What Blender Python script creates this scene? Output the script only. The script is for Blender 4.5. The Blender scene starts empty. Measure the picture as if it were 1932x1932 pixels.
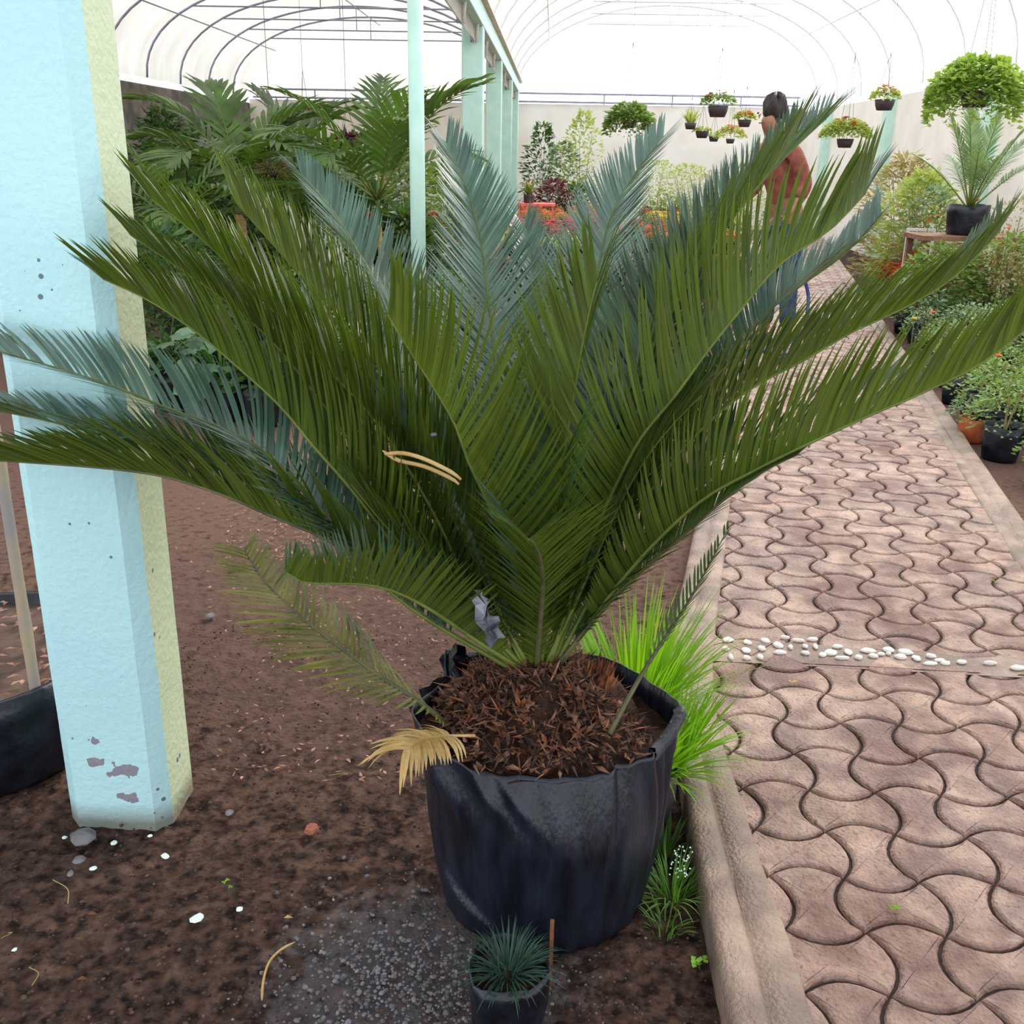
import bpy, math, random
from mathutils import Vector as V, Matrix, noise
random.seed(7)
S = bpy.context.scene; COL = S.collection
PI = math.pi

# ------------------------------------------------------------------ camera, light, exposure
F, PP, CH = 1900.0, 966.0, 1.4
def nrm(v): return V(v).normalized()
yv = (F*F - 79*100)/671.0
Yc = nrm((79, -671, F)); Zc = -nrm((-100, yv, F)); Xc = Yc.cross(Zc)
cam = bpy.data.objects.new('camera', bpy.data.cameras.new('camera')); COL.objects.link(cam)
cam.data.sensor_width = 36; cam.data.lens = 36*F/1932; cam.data.clip_start = .05; cam.data.clip_end = 200
cam.matrix_world = Matrix(((Xc.x, -Xc.y, -Xc.z, 0), (Yc.x, -Yc.y, -Yc.z, 0), (Zc.x, -Zc.y, -Zc.z, CH), (0, 0, 0, 1)))
cam.data.dof.use_dof = False
S.camera = cam
def ray(px, py):
    c = V(((px-PP)/F, (py-PP)/F, 1)); return V((Xc.dot(c), Yc.dot(c), Zc.dot(c)))
def G(px, py, z=0.0):                    # the point of the level z seen at a pixel
    r = ray(px, py); return r*((z-CH)/r.z) + V((0, 0, CH))
def VY(px, py, Y):                       # the point of the cross section Y seen at a pixel
    r = ray(px, py); return r*(Y/r.y) + V((0, 0, CH))
def DP(px, py, d): return ray(px, py)*d + V((0, 0, CH))
def depth(p):
    q = V(p)-V((0, 0, CH)); return Xc.z*q.x + Yc.z*q.y + Zc.z*q.z

w = bpy.data.worlds.new('world'); S.world = w; w.use_nodes = True
bg = w.node_tree.nodes['Background']; bg.inputs[0].default_value = (.90, .955, 1.0, 1); bg.inputs[1].default_value = 1.75
sl = bpy.data.lights.new('sun', 'SUN'); sl.energy = 2.6; sl.angle = math.radians(28); sl.color = (1, .93, .82)
so = bpy.data.objects.new('sun', sl); COL.objects.link(so)
so.rotation_euler = (-V((.50, .75, .95)).normalized()).to_track_quat('-Z', 'Y').to_euler()
S.view_settings.view_transform = 'Standard'; S.view_settings.look = 'None'
S.view_settings.exposure = 0.30; S.view_settings.gamma = 1.0; S.view_settings.use_curve_mapping = False

# ------------------------------------------------------------------ helpers
def lin(c):
    return tuple(((x/255)/12.92 if x/255 <= .04045 else ((x/255+.055)/1.055)**2.4) for x in c) + (1,)
def mat(name, col, col2=None, scale=20, rough=.7, bump=0, bscale=None, spec=.4, trans=0, tcol=None, back=None, metal=0, detail=4, island=0, stretch=None, lo=.35, hi=.65, coat=0):
    m = bpy.data.materials.new(name); m.use_nodes = True
    nt = m.node_tree; N = nt.nodes; L = nt.links; b = N['Principled BSDF']; out = N['Material Output']
    b.inputs['Roughness'].default_value = rough; b.inputs['Specular IOR Level'].default_value = spec
    b.inputs['Metallic'].default_value = metal
    if coat: b.inputs['Coat Weight'].default_value = coat; b.inputs['Coat Roughness'].default_value = .2
    tc = N.new('ShaderNodeTexCoord'); vec = tc.outputs['Object']
    if stretch:
        mp = N.new('ShaderNodeMapping'); mp.inputs['Scale'].default_value = stretch; L.new(vec, mp.inputs[0]); vec = mp.outputs[0]
    src = None
    if col2 is not None:
        nz = N.new('ShaderNodeTexNoise'); nz.inputs['Scale'].default_value = scale; nz.inputs['Detail'].default_value = detail
        L.new(vec, nz.inputs['Vector'])
        rp = N.new('ShaderNodeValToRGB'); rp.color_ramp.elements[0].position = lo; rp.color_ramp.elements[1].position = hi
        rp.color_ramp.elements[0].color = lin(col); rp.color_ramp.elements[1].color = lin(col2)
        L.new(nz.outputs['Fac'], rp.inputs[0]); src = rp.outputs[0]
    else:
        rg = N.new('ShaderNodeRGB'); rg.outputs[0].default_value = lin(col); src = rg.outputs[0]
    if back is not None:
        ge = N.new('ShaderNodeNewGeometry'); mx = N.new('ShaderNodeMix'); mx.data_type = 'RGBA'
        L.new(ge.outputs['Backfacing'], mx.inputs[0]); L.new(src, mx.inputs[6]); mx.inputs[7].default_value = lin(back); src = mx.outputs[2]
    if island:
        ge = N.new('ShaderNodeNewGeometry'); mr = N.new('ShaderNodeMapRange')
        mr.inputs[3].default_value = 1-island; mr.inputs[4].default_value = 1+island
        L.new(ge.outputs['Random Per Island'], mr.inputs[0])
        hs = N.new('ShaderNodeHueSaturation'); L.new(mr.outputs[0], hs.inputs['Value']); L.new(src, hs.inputs['Color']); src = hs.outputs[0]
    L.new(src, b.inputs['Base Color'])
    if bump:
        n2 = N.new('ShaderNodeTexNoise'); n2.inputs['Scale'].default_value = bscale or scale*2; n2.inputs['Detail'].default_value = 6
        L.new(vec, n2.inputs['Vector']); bp = N.new('ShaderNodeBump'); bp.inputs['Strength'].default_value = min(1, bump); bp.inputs['Distance'].default_value = .01
        L.new(n2.outputs['Fac'], bp.inputs['Height']); L.new(bp.outputs[0], b.inputs['Normal'])
    if trans:
        t = N.new('ShaderNodeBsdfTranslucent')
        t.inputs[0].default_value = lin(tcol if tcol else col)
        ms = N.new('ShaderNodeMixShader'); ms.inputs[0].default_value = trans
        L.new(b.outputs[0], ms.inputs[1]); L.new(t.outputs[0], ms.inputs[2]); L.new(ms.outputs[0], out.inputs[0])
    return m

class MB:
    def __init__(s): s.v = []; s.f = []; s.m = []; s.mi = 0
    def add(s, vs, fs):
        o = len(s.v); s.v += [tuple(p) for p in vs]; s.f += [tuple(i+o for i in q) for q in fs]; s.m += [s.mi]*len(fs)
    def box(s, a, b):
        x0, y0, z0 = a; x1, y1, z1 = b
        s.add([(x0,y0,z0),(x1,y0,z0),(x1,y1,z0),(x0,y1,z0),(x0,y0,z1),(x1,y0,z1),(x1,y1,z1),(x0,y1,z1)],
              [(0,3,2,1),(4,5,6,7),(0,1,5,4),(1,2,6,5),(2,3,7,6),(3,0,4,7)])
    def tube(s, pts, r, n=8, cap=True):
        pts = [V(p) for p in pts]; R = r if isinstance(r, (list, tuple)) else [r]*len(pts)
        vs = []; ref = V((.31, .17, .93))
        for i, p in enumerate(pts):
            t = (pts[min(i+1, len(pts)-1)]-pts[max(i-1, 0)]).normalized()
            a = ref-t*ref.dot(t)
            if a.length < .05: a = V((1, 0, 0))-t*t.x
            a.normalize(); b = t.cross(a); ref = a
            for k in range(n):
                q = 2*PI*k/n; vs.append(p+(a*math.cos(q)+b*math.sin(q))*R[i])
        fs = [(i*n+k, i*n+(k+1) % n, (i+1)*n+(k+1) % n, (i+1)*n+k) for i in range(len(pts)-1) for k in range(n)]
        if cap: fs += [tuple(range(n-1, -1, -1)), tuple((len(pts)-1)*n+k for k in range(n))]
        s.add(vs, fs)
    def strip(s, pts, wd, side):
        vs = []
        for i, (p, w_) in enumerate(zip(pts, wd)):
            sd = side[i] if isinstance(side, list) else side
            vs += [p-sd*w_*.5, p+sd*w_*.5]
        s.add(vs, [(2*i, 2*i+1, 2*i+3, 2*i+2) for i in range(len(pts)-1)])
    def lathe(s, c, prof, n=24, fn=None, close=False):
        vs = []
        for j, (r, z) in enumerate(prof):
            for k in range(n):
                a = 2*PI*k/n; rr, zz = (r, z) if fn is None else fn(a, r, z)
                vs.append((c[0]+rr*math.cos(a), c[1]+rr*math.sin(a), c[2]+zz))
        fs = [(j*n+k, j*n+(k+1) % n, (j+1)*n+(k+1) % n, (j+1)*n+k) for j in range(len(prof)-1) for k in range(n)]
        s.add(vs, fs)
        if close: s.f.append(tuple(len(s.v)-n+k for k in range(n))); s.m.append(s.mi)
    def leaf(s, p, d, up, L, W, droop=.3, fold=.15):
        d = d.normalized(); sd = d.cross(up)
        if sd.length < .01: sd = d.cross(V((1, .2, 0)))
        sd.normalize(); n = sd.cross(d)
        p1 = p+d*L*.45-n*L*droop*.12; p2 = p+d*L-n*L*droop*.5
        s.add([p, p1+sd*W*.5+n*W*fold, p1, p1-sd*W*.5+n*W*fold, p2], [(0, 1, 2), (0, 2, 3), (1, 4, 2), (2, 4, 3)])
    def rock(s, p, r, sq=.7, rng=random):
        sx, sy, sz = (rng.uniform(.75, 1.2) for _ in range(3)); rz = rng.uniform(0, 6.3)
        vs = []; 
        vs.append((0, 0, -1))
        for j in (1, 2, 3):
            t = PI*j/4
            for k in range(8): a = 2*PI*k/8; vs.append((math.sin(t)*math.cos(a), math.sin(t)*math.sin(a), -math.cos(t)))
        vs.append((0, 0, 1)); o = []
        for q in vs:
            j = rng.uniform(.85, 1.12); x, y, z = q[0]*sx*j, q[1]*sy*j, q[2]*sz*sq*j
            o.append((p[0]+r*(x*math.cos(rz)-y*math.sin(rz)), p[1]+r*(x*math.sin(rz)+y*math.cos(rz)), p[2]+r*z))
        fs = [(0, 1+(k+1) % 8, 1+k) for k in range(8)] + [(1+j*8+k, 1+j*8+(k+1) % 8, 9+j*8+(k+1) % 8, 9+j*8+k) for j in (0, 1) for k in range(8)] + [(17+k, 17+(k+1) % 8, 25) for k in range(8)]
        s.add(o, fs)
    def build(s, name, m, parent=None, smooth=False, bevel=0):
        me = bpy.data.meshes.new(name); me.from_pydata(s.v, [], s.f); 
        for q in (m if isinstance(m, (list, tuple)) else [m]): me.materials.append(q)
        if isinstance(m, (list, tuple)): me.polygons.foreach_set('material_index', s.m)
        if smooth: me.polygons.foreach_set('use_smooth', [True]*len(s.f))
        me.update(); o = bpy.data.objects.new(name, me); COL.objects.link(o)
        if parent:
            o.parent = parent; o.location = (0, 0, 0)
        if bevel:
            bv = o.modifiers.new('b', 'BEVEL'); bv.width = bevel; bv.segments = 2
        return o
def tag(o, label=None, cat=None, group=None, kind=None):
    if label: o['label'] = label
    if cat: o['category'] = cat
    if group: o['group'] = group
    if kind: o['kind'] = kind
    return o
def empty(name, loc=(0, 0, 0), rz=0):
    o = bpy.data.objects.new(name, None); o.empty_display_size = .05; COL.objects.link(o); o.location = loc; o.rotation_euler = (0, 0, rz); return o
def tree_of(o): return [c for c in bpy.data.objects if c.parent == o]
def copy_tree(o, kids, parent=None):
    c = o.copy(); COL.objects.link(c); c.parent = parent
    for ch, sub in kids: copy_tree(ch, sub, c)
    return c
def kids_of(o): return [(c, kids_of(c)) for c in tree_of(o)]
def struct(o): o['kind'] = 'structure'; return o
def spline(P, n):
    P = [V(p) for p in P]; Q = [P[0]*2-P[1]]+P+[P[-1]*2-P[-2]]; out = []
    for i in range(1, len(Q)-2):
        for k in range(12):
            t = k/12; a, b, c, d = Q[i-1:i+3]
            out.append(.5*((2*b)+(c-a)*t+(2*a-5*b+4*c-d)*t*t+(3*b-a-3*c+d)*t**3))
    out.append(P[-1]); L = [0]
    for i in range(1, len(out)): L.append(L[-1]+(out[i]-out[i-1]).length)
    res = []; j = 0
    for k in range(n):
        s = L[-1]*k/(n-1)
        while j < len(L)-2 and L[j+1] < s: j += 1
        u = (s-L[j])/max(1e-9, L[j+1]-L[j]); res.append(out[j].lerp(out[j+1], min(1, u)))
    return res, L[-1]
UP = V((0, 0, 1))

# ------------------------------------------------------------------ materials
M = {}
M['soil'] = mat('soil', (66, 52, 47), (108, 86, 76), 9, .95, .9, 60, .2)
M['gravel'] = mat('gravel', (92, 88, 92), (128, 124, 128), 40, .9, .6, 90, .2, island=.3)
M['crumb'] = mat('crumb', (48, 36, 32), (92, 72, 64), 30, .95, .5, 90, .2, island=.35)
M['litter'] = mat('litter', (104, 66, 54), (168, 128, 110), 30, .8, 0, island=.4)
M['paver'] = mat('paver', (124, 98, 90), (178, 148, 134), 11, .5, .8, 120, .4, island=.10, detail=8)
M['joint'] = mat('joint', (38, 28, 25), (60, 46, 40), 30, .9, .4)
M['kerb'] = mat('kerb', (128, 108, 98), (170, 146, 132), 9, .75, .7, 120, .3, detail=8)
def stain(m, col, sc, lo, hi, k):
    nt = m.node_tree; N = nt.nodes; L = nt.links; b = N['Principled BSDF']; src = b.inputs['Base Color'].links[0].from_socket
    tc = N.new('ShaderNodeTexCoord'); nz = N.new('ShaderNodeTexNoise'); nz.inputs['Scale'].default_value = sc; nz.inputs['Detail'].default_value = 7; nz.inputs['Distortion'].default_value = .6; L.new(tc.outputs['Object'], nz.inputs['Vector'])
    mr = N.new('ShaderNodeMapRange'); mr.inputs[1].default_value = lo; mr.inputs[2].default_value = hi; mr.inputs[3].default_value = 0; mr.inputs[4].default_value = k; L.new(nz.outputs['Fac'], mr.inputs[0])
    mx = N.new('ShaderNodeMix'); mx.data_type = 'RGBA'; L.new(mr.outputs[0], mx.inputs[0]); L.new(src, mx.inputs[6]); mx.inputs[7].default_value = lin(col); L.new(mx.outputs[2], b.inputs['Base Color'])
    n2 = N.new('ShaderNodeTexNoise'); n2.inputs['Scale'].default_value = 2.2; L.new(tc.outputs['Object'], n2.inputs['Vector'])
    m2 = N.new('ShaderNodeMapRange'); m2.inputs[1].default_value = .4; m2.inputs[2].default_value = .6; m2.inputs[3].default_value = .32; m2.inputs[4].default_value = .7; L.new(n2.outputs['Fac'], m2.inputs[0]); L.new(m2.outputs[0], b.inputs['Roughness'])
stain(M['paver'], (104, 70, 62), 5, .50, .66, .75); stain(M['paver'], (92, 66, 58), 70, .56, .70, .6); stain(M['kerb'], (120, 106, 96), 6, .5, .68, .6)
M['pebble'] = mat('pebble', (216, 206, 194), (240, 234, 226), 30, .5, .1)
M['bag'] = mat('bag', (8, 10, 16), (30, 34, 46), 16, .30, .3, 40, .45, detail=8)
M['bagbig'] = mat('bagbig', (9, 13, 24), (34, 40, 56), 7, .36, .3, 40, .5, detail=9, stretch=(4, 4, .8), lo=.38, hi=.75)
M['bagdull'] = mat('bagdull', (32, 34, 40), (66, 68, 74), 16, .5, .6, 30, .4)
M['root'] = mat('root', (58, 36, 27), (140, 100, 78), 50, .85, .3, island=.45)
M['rootdark'] = mat('rootdark', (38, 24, 20), (86, 58, 48), 50, .85, .3, island=.5)
M['rust'] = mat('rust', (92, 54, 34), (150, 92, 58), 30, .8, .3, island=.3)
M['peat'] = mat('peat', (40, 26, 20), (72, 50, 40), 60, .95, 1, 120, .2)
M['cycad'] = mat('cycad', (40, 72, 44), (60, 92, 58), 9, .30, 0, spec=.8, trans=.28, tcol=(98, 120, 16), back=(84, 100, 34), island=.38)
M['cycad_sheen'] = mat('cycad_sheen', (74, 104, 92), (100, 128, 114), 9, .28, 0, spec=.9, trans=.18, tcol=(86, 124, 50), back=(96, 120, 70), island=.36)  # sky sheen on the upper leaf sides, put into a bluer green
M['cycad_yellow'] = mat('cycad_yellow', (90, 110, 40), (150, 150, 70), 12, .5, 0, spec=.4, trans=.3, tcol=(150, 150, 40), back=(130, 134, 60), island=.3)
M['rachis'] = mat('rachis', (88, 104, 34), (112, 122, 48), 20, .45)
M['rachis_dark'] = mat('rachis_dark', (70, 72, 44), (104, 100, 66), 20, .5)
M['tan'] = mat('tan', (196, 158, 96), (222, 190, 130), 20, .6, 0, trans=.25, tcol=(210, 170, 100), island=.15)
M['grass'] = mat('grass', (96, 156, 26), (140, 190, 48), 10, .5, 0, trans=.4, tcol=(160, 210, 30), island=.3)
M['mondo'] = mat('mondo', (44, 72, 62), (70, 98, 82), 10, .4, 0, trans=.15, tcol=(70, 110, 60), island=.25)
M['weed'] = mat('weed', (70, 118, 40), (104, 146, 60), 10, .5, 0, trans=.3, tcol=(110, 160, 40), island=.25)
M['lg_dark'] = mat('leaf_dark', (44, 74, 38), (74, 104, 54), 6, .4, 0, trans=.3, tcol=(90, 130, 40), island=.35)
M['lg_mid'] = mat('leaf_mid', (94, 124, 60), (140, 164, 92), 6, .45, 0, trans=.35, tcol=(140, 170, 60), island=.35)
M['geranium'] = mat('leaf_geranium', (118, 148, 66), (162, 184, 96), 6, .45, 0, trans=.4, tcol=(170, 200, 70), island=.3)
M['lg_grey'] = mat('leaf_grey', (104, 130, 96), (146, 166, 130), 6, .45, 0, trans=.25, tcol=(140, 170, 90), island=.3)
M['lg_light'] = mat('leaf_light', (140, 160, 78), (182, 192, 110), 6, .5, 0, trans=.4, tcol=(190, 205, 90), island=.3)
M['lg_dry'] = mat('leaf_dry', (150, 138, 88), (190, 176, 126), 6, .6, 0, trans=.3, tcol=(190, 180, 100), island=.3)
M['lg_palm'] = mat('leaf_palm', (58, 88, 42), (92, 122, 62), 5, .38, 0, trans=.28, tcol=(104, 140, 44), island=.25)
M['purple'] = mat('leaf_purple', (70, 38, 48), (104, 58, 66), 6, .5, 0, trans=.2, tcol=(150, 50, 60), island=.3)
M['pink'] = mat('petal_pink', (226, 84, 120), (240, 140, 160), 20, .6, 0, trans=.3, tcol=(240, 90, 120), island=.2)
M['red'] = mat('petal_red', (196, 40, 44), (224, 78, 66), 20, .6, 0, trans=.3, tcol=(240, 60, 50), island=.2)
M['orange'] = mat('petal_orange', (232, 104, 56), (244, 140, 80), 20, .6, 0, trans=.3, tcol=(250, 120, 50), island=.2)
M['yellow'] = mat('petal_yellow', (226, 200, 70), (240, 216, 110), 20, .6, 0, trans=.3, tcol=(250, 220, 80), island=.2)
M['coral'] = mat('petal_coral', (236, 110, 100), (246, 150, 136), 20, .6, 0, trans=.3, tcol=(250, 110, 90), island=.2)
M['trunk'] = mat('palm_trunk', (150, 120, 70), (182, 152, 96), 12, .7, .3, stretch=(1, 1, 6))
M['stem'] = mat('stem', (110, 104, 62), (144, 132, 86), 20, .7)
M['mint'] = mat('mint_paint', (184, 220, 206), (196, 230, 216), 8, .45, .05, 60)
M['steel'] = mat('steel_tube', (138, 138, 160), (160, 160, 180), 8, .45)
M['whitesteel'] = mat('white_tube', (216, 214, 210), (228, 226, 222), 8, .45)
M['cream'] = mat('cream_wall', (238, 228, 216), (250, 242, 234), 1.6, .85, .2, 30)
M['stone'] = mat('stone_wall', (84, 78, 76), (130, 122, 116), 3, .9, .8, 10)
M['terra'] = mat('terracotta', (176, 84, 46), (196, 104, 62), 20, .7, .1)
M['potdark'] = mat('pot_dark', (54, 44, 50), (78, 66, 72), 10, .5)
M['wire'] = mat('wire', (90, 90, 84), None, rough=.5)
M['bamboo'] = mat('bamboo', (176, 154, 122), (150, 138, 136), 7, .5, .1)
M['brick'] = mat('brick_chip', (132, 78, 62), (158, 100, 80), 40, .9, .5)
M['greystone'] = mat('grey_stone', (96, 92, 96), (130, 126, 128), 30, .9, .5)
M['flake'] = mat('paint_flake', (196, 222, 214), (222, 236, 230), 30, .6)
M['plastic_grey'] = mat('grey_film', (84, 84, 94), (140, 142, 152), 20, .3)

# painted column: turquoise front, right side the same paint, its different light put into a cream-green colour
def column_mat(name, c1, c2, peel):
    m = mat(name, c1, c2, 3, .55, .35, 70, .35); N = m.node_tree.nodes; L = m.node_tree.links; b = N['Principled BSDF']
    src = b.inputs['Base Color'].links[0].from_socket; tc = N.new('ShaderNodeTexCoord')
    vo = N.new('ShaderNodeTexVoronoi'); vo.inputs['Scale'].default_value = 38; L.new(tc.outputs['Object'], vo.inputs['Vector'])
    nz = N.new('ShaderNodeTexNoise'); nz.inputs['Scale'].default_value = 7; L.new(tc.outputs['Object'], nz.inputs['Vector'])
    th = N.new('ShaderNodeMapRange'); th.inputs[1].default_value = .56; th.inputs[2].default_value = .74; th.inputs[3].default_value = 0; th.inputs[4].default_value = .32; L.new(nz.outputs['Fac'], th.inputs[0])
    lt = N.new('ShaderNodeMath'); lt.operation = 'LESS_THAN'; L.new(vo.outputs['Distance'], lt.inputs[0]); L.new(th.outputs[0], lt.inputs[1])
    mx = N.new('ShaderNodeMix'); mx.data_type = 'RGBA'; L.new(lt.outputs[0], mx.inputs[0]); L.new(src, mx.inputs[6]); mx.inputs[7].default_value = lin((110, 128, 134)); src = mx.outputs[2]
    for (cx, cz, rx, rz) in peel:
        sp = N.new('ShaderNodeMapping'); sp.inputs['Location'].default_value = (-cx/rx, 0, -cz/rz); sp.inputs['Scale'].default_value = (1/rx, 0, 1/rz)
        L.new(tc.outputs['Object'], sp.inputs[0]); ln = N.new('ShaderNodeVectorMath'); ln.operation = 'LENGTH'; L.new(sp.outputs[0], ln.inputs[0])
        n2 = N.new('ShaderNodeTexNoise'); n2.inputs['Scale'].default_value = 34; n2.inputs['Detail'].default_value = 5; L.new(tc.outputs['Object'], n2.inputs['Vector'])
        ad = N.new('ShaderNodeMath'); ad.operation = 'MULTIPLY_ADD'; ad.inputs[1].default_value = 3.2; ad.inputs[2].default_value = -1.35; L.new(n2.outputs['Fac'], ad.inputs[0])
        a2 = N.new('ShaderNodeMath'); a2.operation = 'ADD'; L.new(ad.outputs[0], a2.inputs[0]); L.new(ln.outputs['Value'], a2.inputs[1])
        l2 = N.new('ShaderNodeMath'); l2.operation = 'LESS_THAN'; L.new(a2.outputs[0], l2.inputs[0]); l2.inputs[1].default_value = .95
        m2 = N.new('ShaderNodeMix'); m2.data_type = 'RGBA'; L.new(l2.outputs[0], m2.inputs[0]); L.new(src, m2.inputs[6]); m2.inputs[7].default_value = lin((146, 140, 152)); src = m2.outputs[2]
    # grime where splashed soil has dried on the foot
    sx = N.new('ShaderNodeSeparateXYZ'); L.new(tc.outputs['Object'], sx.inputs[0])
    mr = N.new('ShaderNodeMapRange'); mr.inputs[1].default_value = .0; mr.inputs[2].default_value = .05; mr.inputs[3].default_value = .8; mr.inputs[4].default_value = 0; L.new(sx.outputs[2], mr.inputs[0])
    m3 = N.new('ShaderNodeMix'); m3.data_type = 'RGBA'; L.new(mr.outputs[0], m3.inputs[0]); L.new(src, m3.inputs[6]); m3.inputs[7].default_value = lin((120, 108, 92)); src = m3.outputs[2]
    L.new(src, b.inputs['Base Color']); return m
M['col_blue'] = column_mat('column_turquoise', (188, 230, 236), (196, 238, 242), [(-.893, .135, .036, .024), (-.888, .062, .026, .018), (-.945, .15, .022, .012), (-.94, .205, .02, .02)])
M['col_sidelit'] = column_mat('column_side_lit', (202, 216, 180), (214, 224, 190), [])

# clear greenhouse film: mostly lets the sky through
def film(name, op, colr):
    m = bpy.data.materials.new(name); m.use_nodes = True; N = m.node_tree.nodes; L = m.node_tree.links
    N.remove(N['Principled BSDF']); out = N['Material Output']
    t = N.new('ShaderNodeBsdfTransparent'); d = N.new('ShaderNodeBsdfDiffuse'); tr = N.new('ShaderNodeBsdfTranslucent')
    nz = N.new('ShaderNodeTexNoise'); nz.inputs['Scale'].default_value = .8; nz.inputs['Detail'].default_value = 6
    mp = N.new('ShaderNodeMapping'); mp.inputs['Scale'].default_value = (1, 4, 1); tc = N.new('ShaderNodeTexCoord'); L.new(tc.outputs['Object'], mp.inputs[0]); L.new(mp.outputs[0], nz.inputs['Vector'])
    mr = N.new('ShaderNodeMapRange'); mr.inputs[1].default_value = .3; mr.inputs[2].default_value = .75; mr.inputs[3].default_value = op*.6; mr.inputs[4].default_value = min(1, op*1.4); L.new(nz.outputs['Fac'], mr.inputs[0])
    d.inputs[0].default_value = tr.inputs[0].default_value = lin(colr)
    m1 = N.new('ShaderNodeMixShader'); m1.inputs[0].default_value = .6; L.new(d.outputs[0], m1.inputs[1]); L.new(tr.outputs[0], m1.inputs[2])
    m2 = N.new('ShaderNodeMixShader'); L.new(mr.outputs[0], m2.inputs[0]); L.new(t.outputs[0], m2.inputs[1]); L.new(m1.outputs[0], m2.inputs[2]); L.new(m2.outputs[0], out.inputs[0])
    return m
M['film_r'] = film('clear_film', .22, (245, 245, 245))
M['film_l'] = film('dusty_film', 1.32, (206, 199, 188))
M['blocker'] = film('shade_sheet', .62, (120, 124, 122))  # for the added sheet that dims the near ground

# ------------------------------------------------------------------ the setting
YE = 22.5
def fbm(x, y, s, o=0): return noise.noise(V((x*s+o, y*s, o*.37)))
# soil floor, finely relieved near the camera
g = MB()
def soil_grid(x0, x1, y0, y1, st, amp):
    nx = int((x1-x0)/st)+1; ny = int((y1-y0)/st)+1; vs = []
    for j in range(ny):
        for i in range(nx):
            x = x0+(x1-x0)*i/(nx-1); y = y0+(y1-y0)*j/(ny-1)
            e = min(1, min(x-x0, x1-x, y-y0, y1-y)/.05)
            z = amp*(fbm(x, y, 3)*.9+fbm(x, y, 11, 3)*.5+fbm(x, y, 34, 5)*.45+abs(fbm(x, y, 70, 9))*.6)-amp*.7
            vs.append((x, y, z*e-.004))
    g.add(vs, [(j*nx+i, j*nx+i+1, (j+1)*nx+i+1, (j+1)*nx+i) for j in range(ny-1) for i in range(nx-1)])
soil_grid(-2.2, .42, .9, 3.4, .0125, .012)
for a, b in (((-7, -2), (-2.2, YE+.5)), ((-2.2, -2), (.42, .9)), ((-2.2, 3.4), (.42, YE+.5)), ((.42, -2), (6, YE+.5))):
    g.add([(a[0], a[1], -.004), (b[0], a[1], -.004), (b[0], b[1], -.004), (a[0], b[1], -.004)], [(0, 1, 2, 3)])
sm = mat('soil_ground', (30, 21, 19), (82, 62, 54), 44, .95, 1, 90, .12, detail=12)
nt = sm.node_tree; N = nt.nodes; L = nt.links; b = N['Principled BSDF']; src = b.inputs['Base Color'].links[0].from_socket
tc = N.new('ShaderNodeTexCoord'); nz = N.new('ShaderNodeTexNoise'); nz.inputs['Scale'].default_value = 1.3; nz.inputs['Detail'].default_value = 3; L.new(tc.outputs['Object'], nz.inputs['Vector'])
def patch(src, cx, cy, r, col, k=1.0):   # a bed of differently coloured earth
    mp = N.new('ShaderNodeMapping'); mp.inputs['Location'].default_value = (-cx/r[0], -cy/r[1], 0); mp.inputs['Scale'].default_value = (1/r[0], 1/r[1], 0); L.new(tc.outputs['Object'], mp.inputs[0])
    ln = N.new('ShaderNodeVectorMath'); ln.operation = 'LENGTH'; L.new(mp.outputs[0], ln.inputs[0])
    n3 = N.new('ShaderNodeTexNoise'); n3.inputs['Scale'].default_value = 30; n3.inputs['Detail'].default_value = 10; L.new(tc.outputs['Object'], n3.inputs['Vector'])
    ad = N.new('ShaderNodeMath'); ad.operation = 'MULTIPLY_ADD'; ad.inputs[1].default_value = 1.6; ad.inputs[2].default_value = -.8; L.new(n3.outputs['Fac'], ad.inputs[0])
    a2 = N.new('ShaderNodeMath'); a2.operation = 'ADD'; L.new(ad.outputs[0], a2.inputs[0]); L.new(ln.outputs['Value'], a2.inputs[1])
    mr = N.new('ShaderNodeMapRange'); mr.inputs[1].default_value = .75; mr.inputs[2].default_value = 1.15; mr.inputs[3].default_value = k; mr.inputs[4].default_value = 0; L.new(a2.outputs[0], mr.inputs[0])
    mx = N.new('ShaderNodeMix'); mx.data_type = 'RGBA'; L.new(mr.outputs[0], mx.inputs[0]); L.new(src, mx.inputs[6]); mx.inputs[7].default_value = lin(col); return mx.outputs[2]
src = patch(src, -.2, 1.42, (.26, .24), (100, 96, 100), .7)       # grey dried silt by the pot
src = patch(src, -.5, 7.0, (6, 4.6), (116, 90, 79), .75)            # dry trodden earth further back
src = patch(src, -.62, 2.9, (.9, .9), (96, 74, 66), .6)
L.new(src, b.inputs['Base Color'])
struct(g.build('floor', sm, smooth=True))
nb = MB(); nb.add([(-4.5, -3.5, 3.05), (4.5, -3.5, 3.05), (4.5, 3.6, 3.05), (-4.5, 3.6, 3.05)], [(0, 1, 2, 3)]); struct(nb.build('added_shade_sheet', M['blocker']))  # unseen sheet overhead, added to darken the ground near the camera

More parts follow.
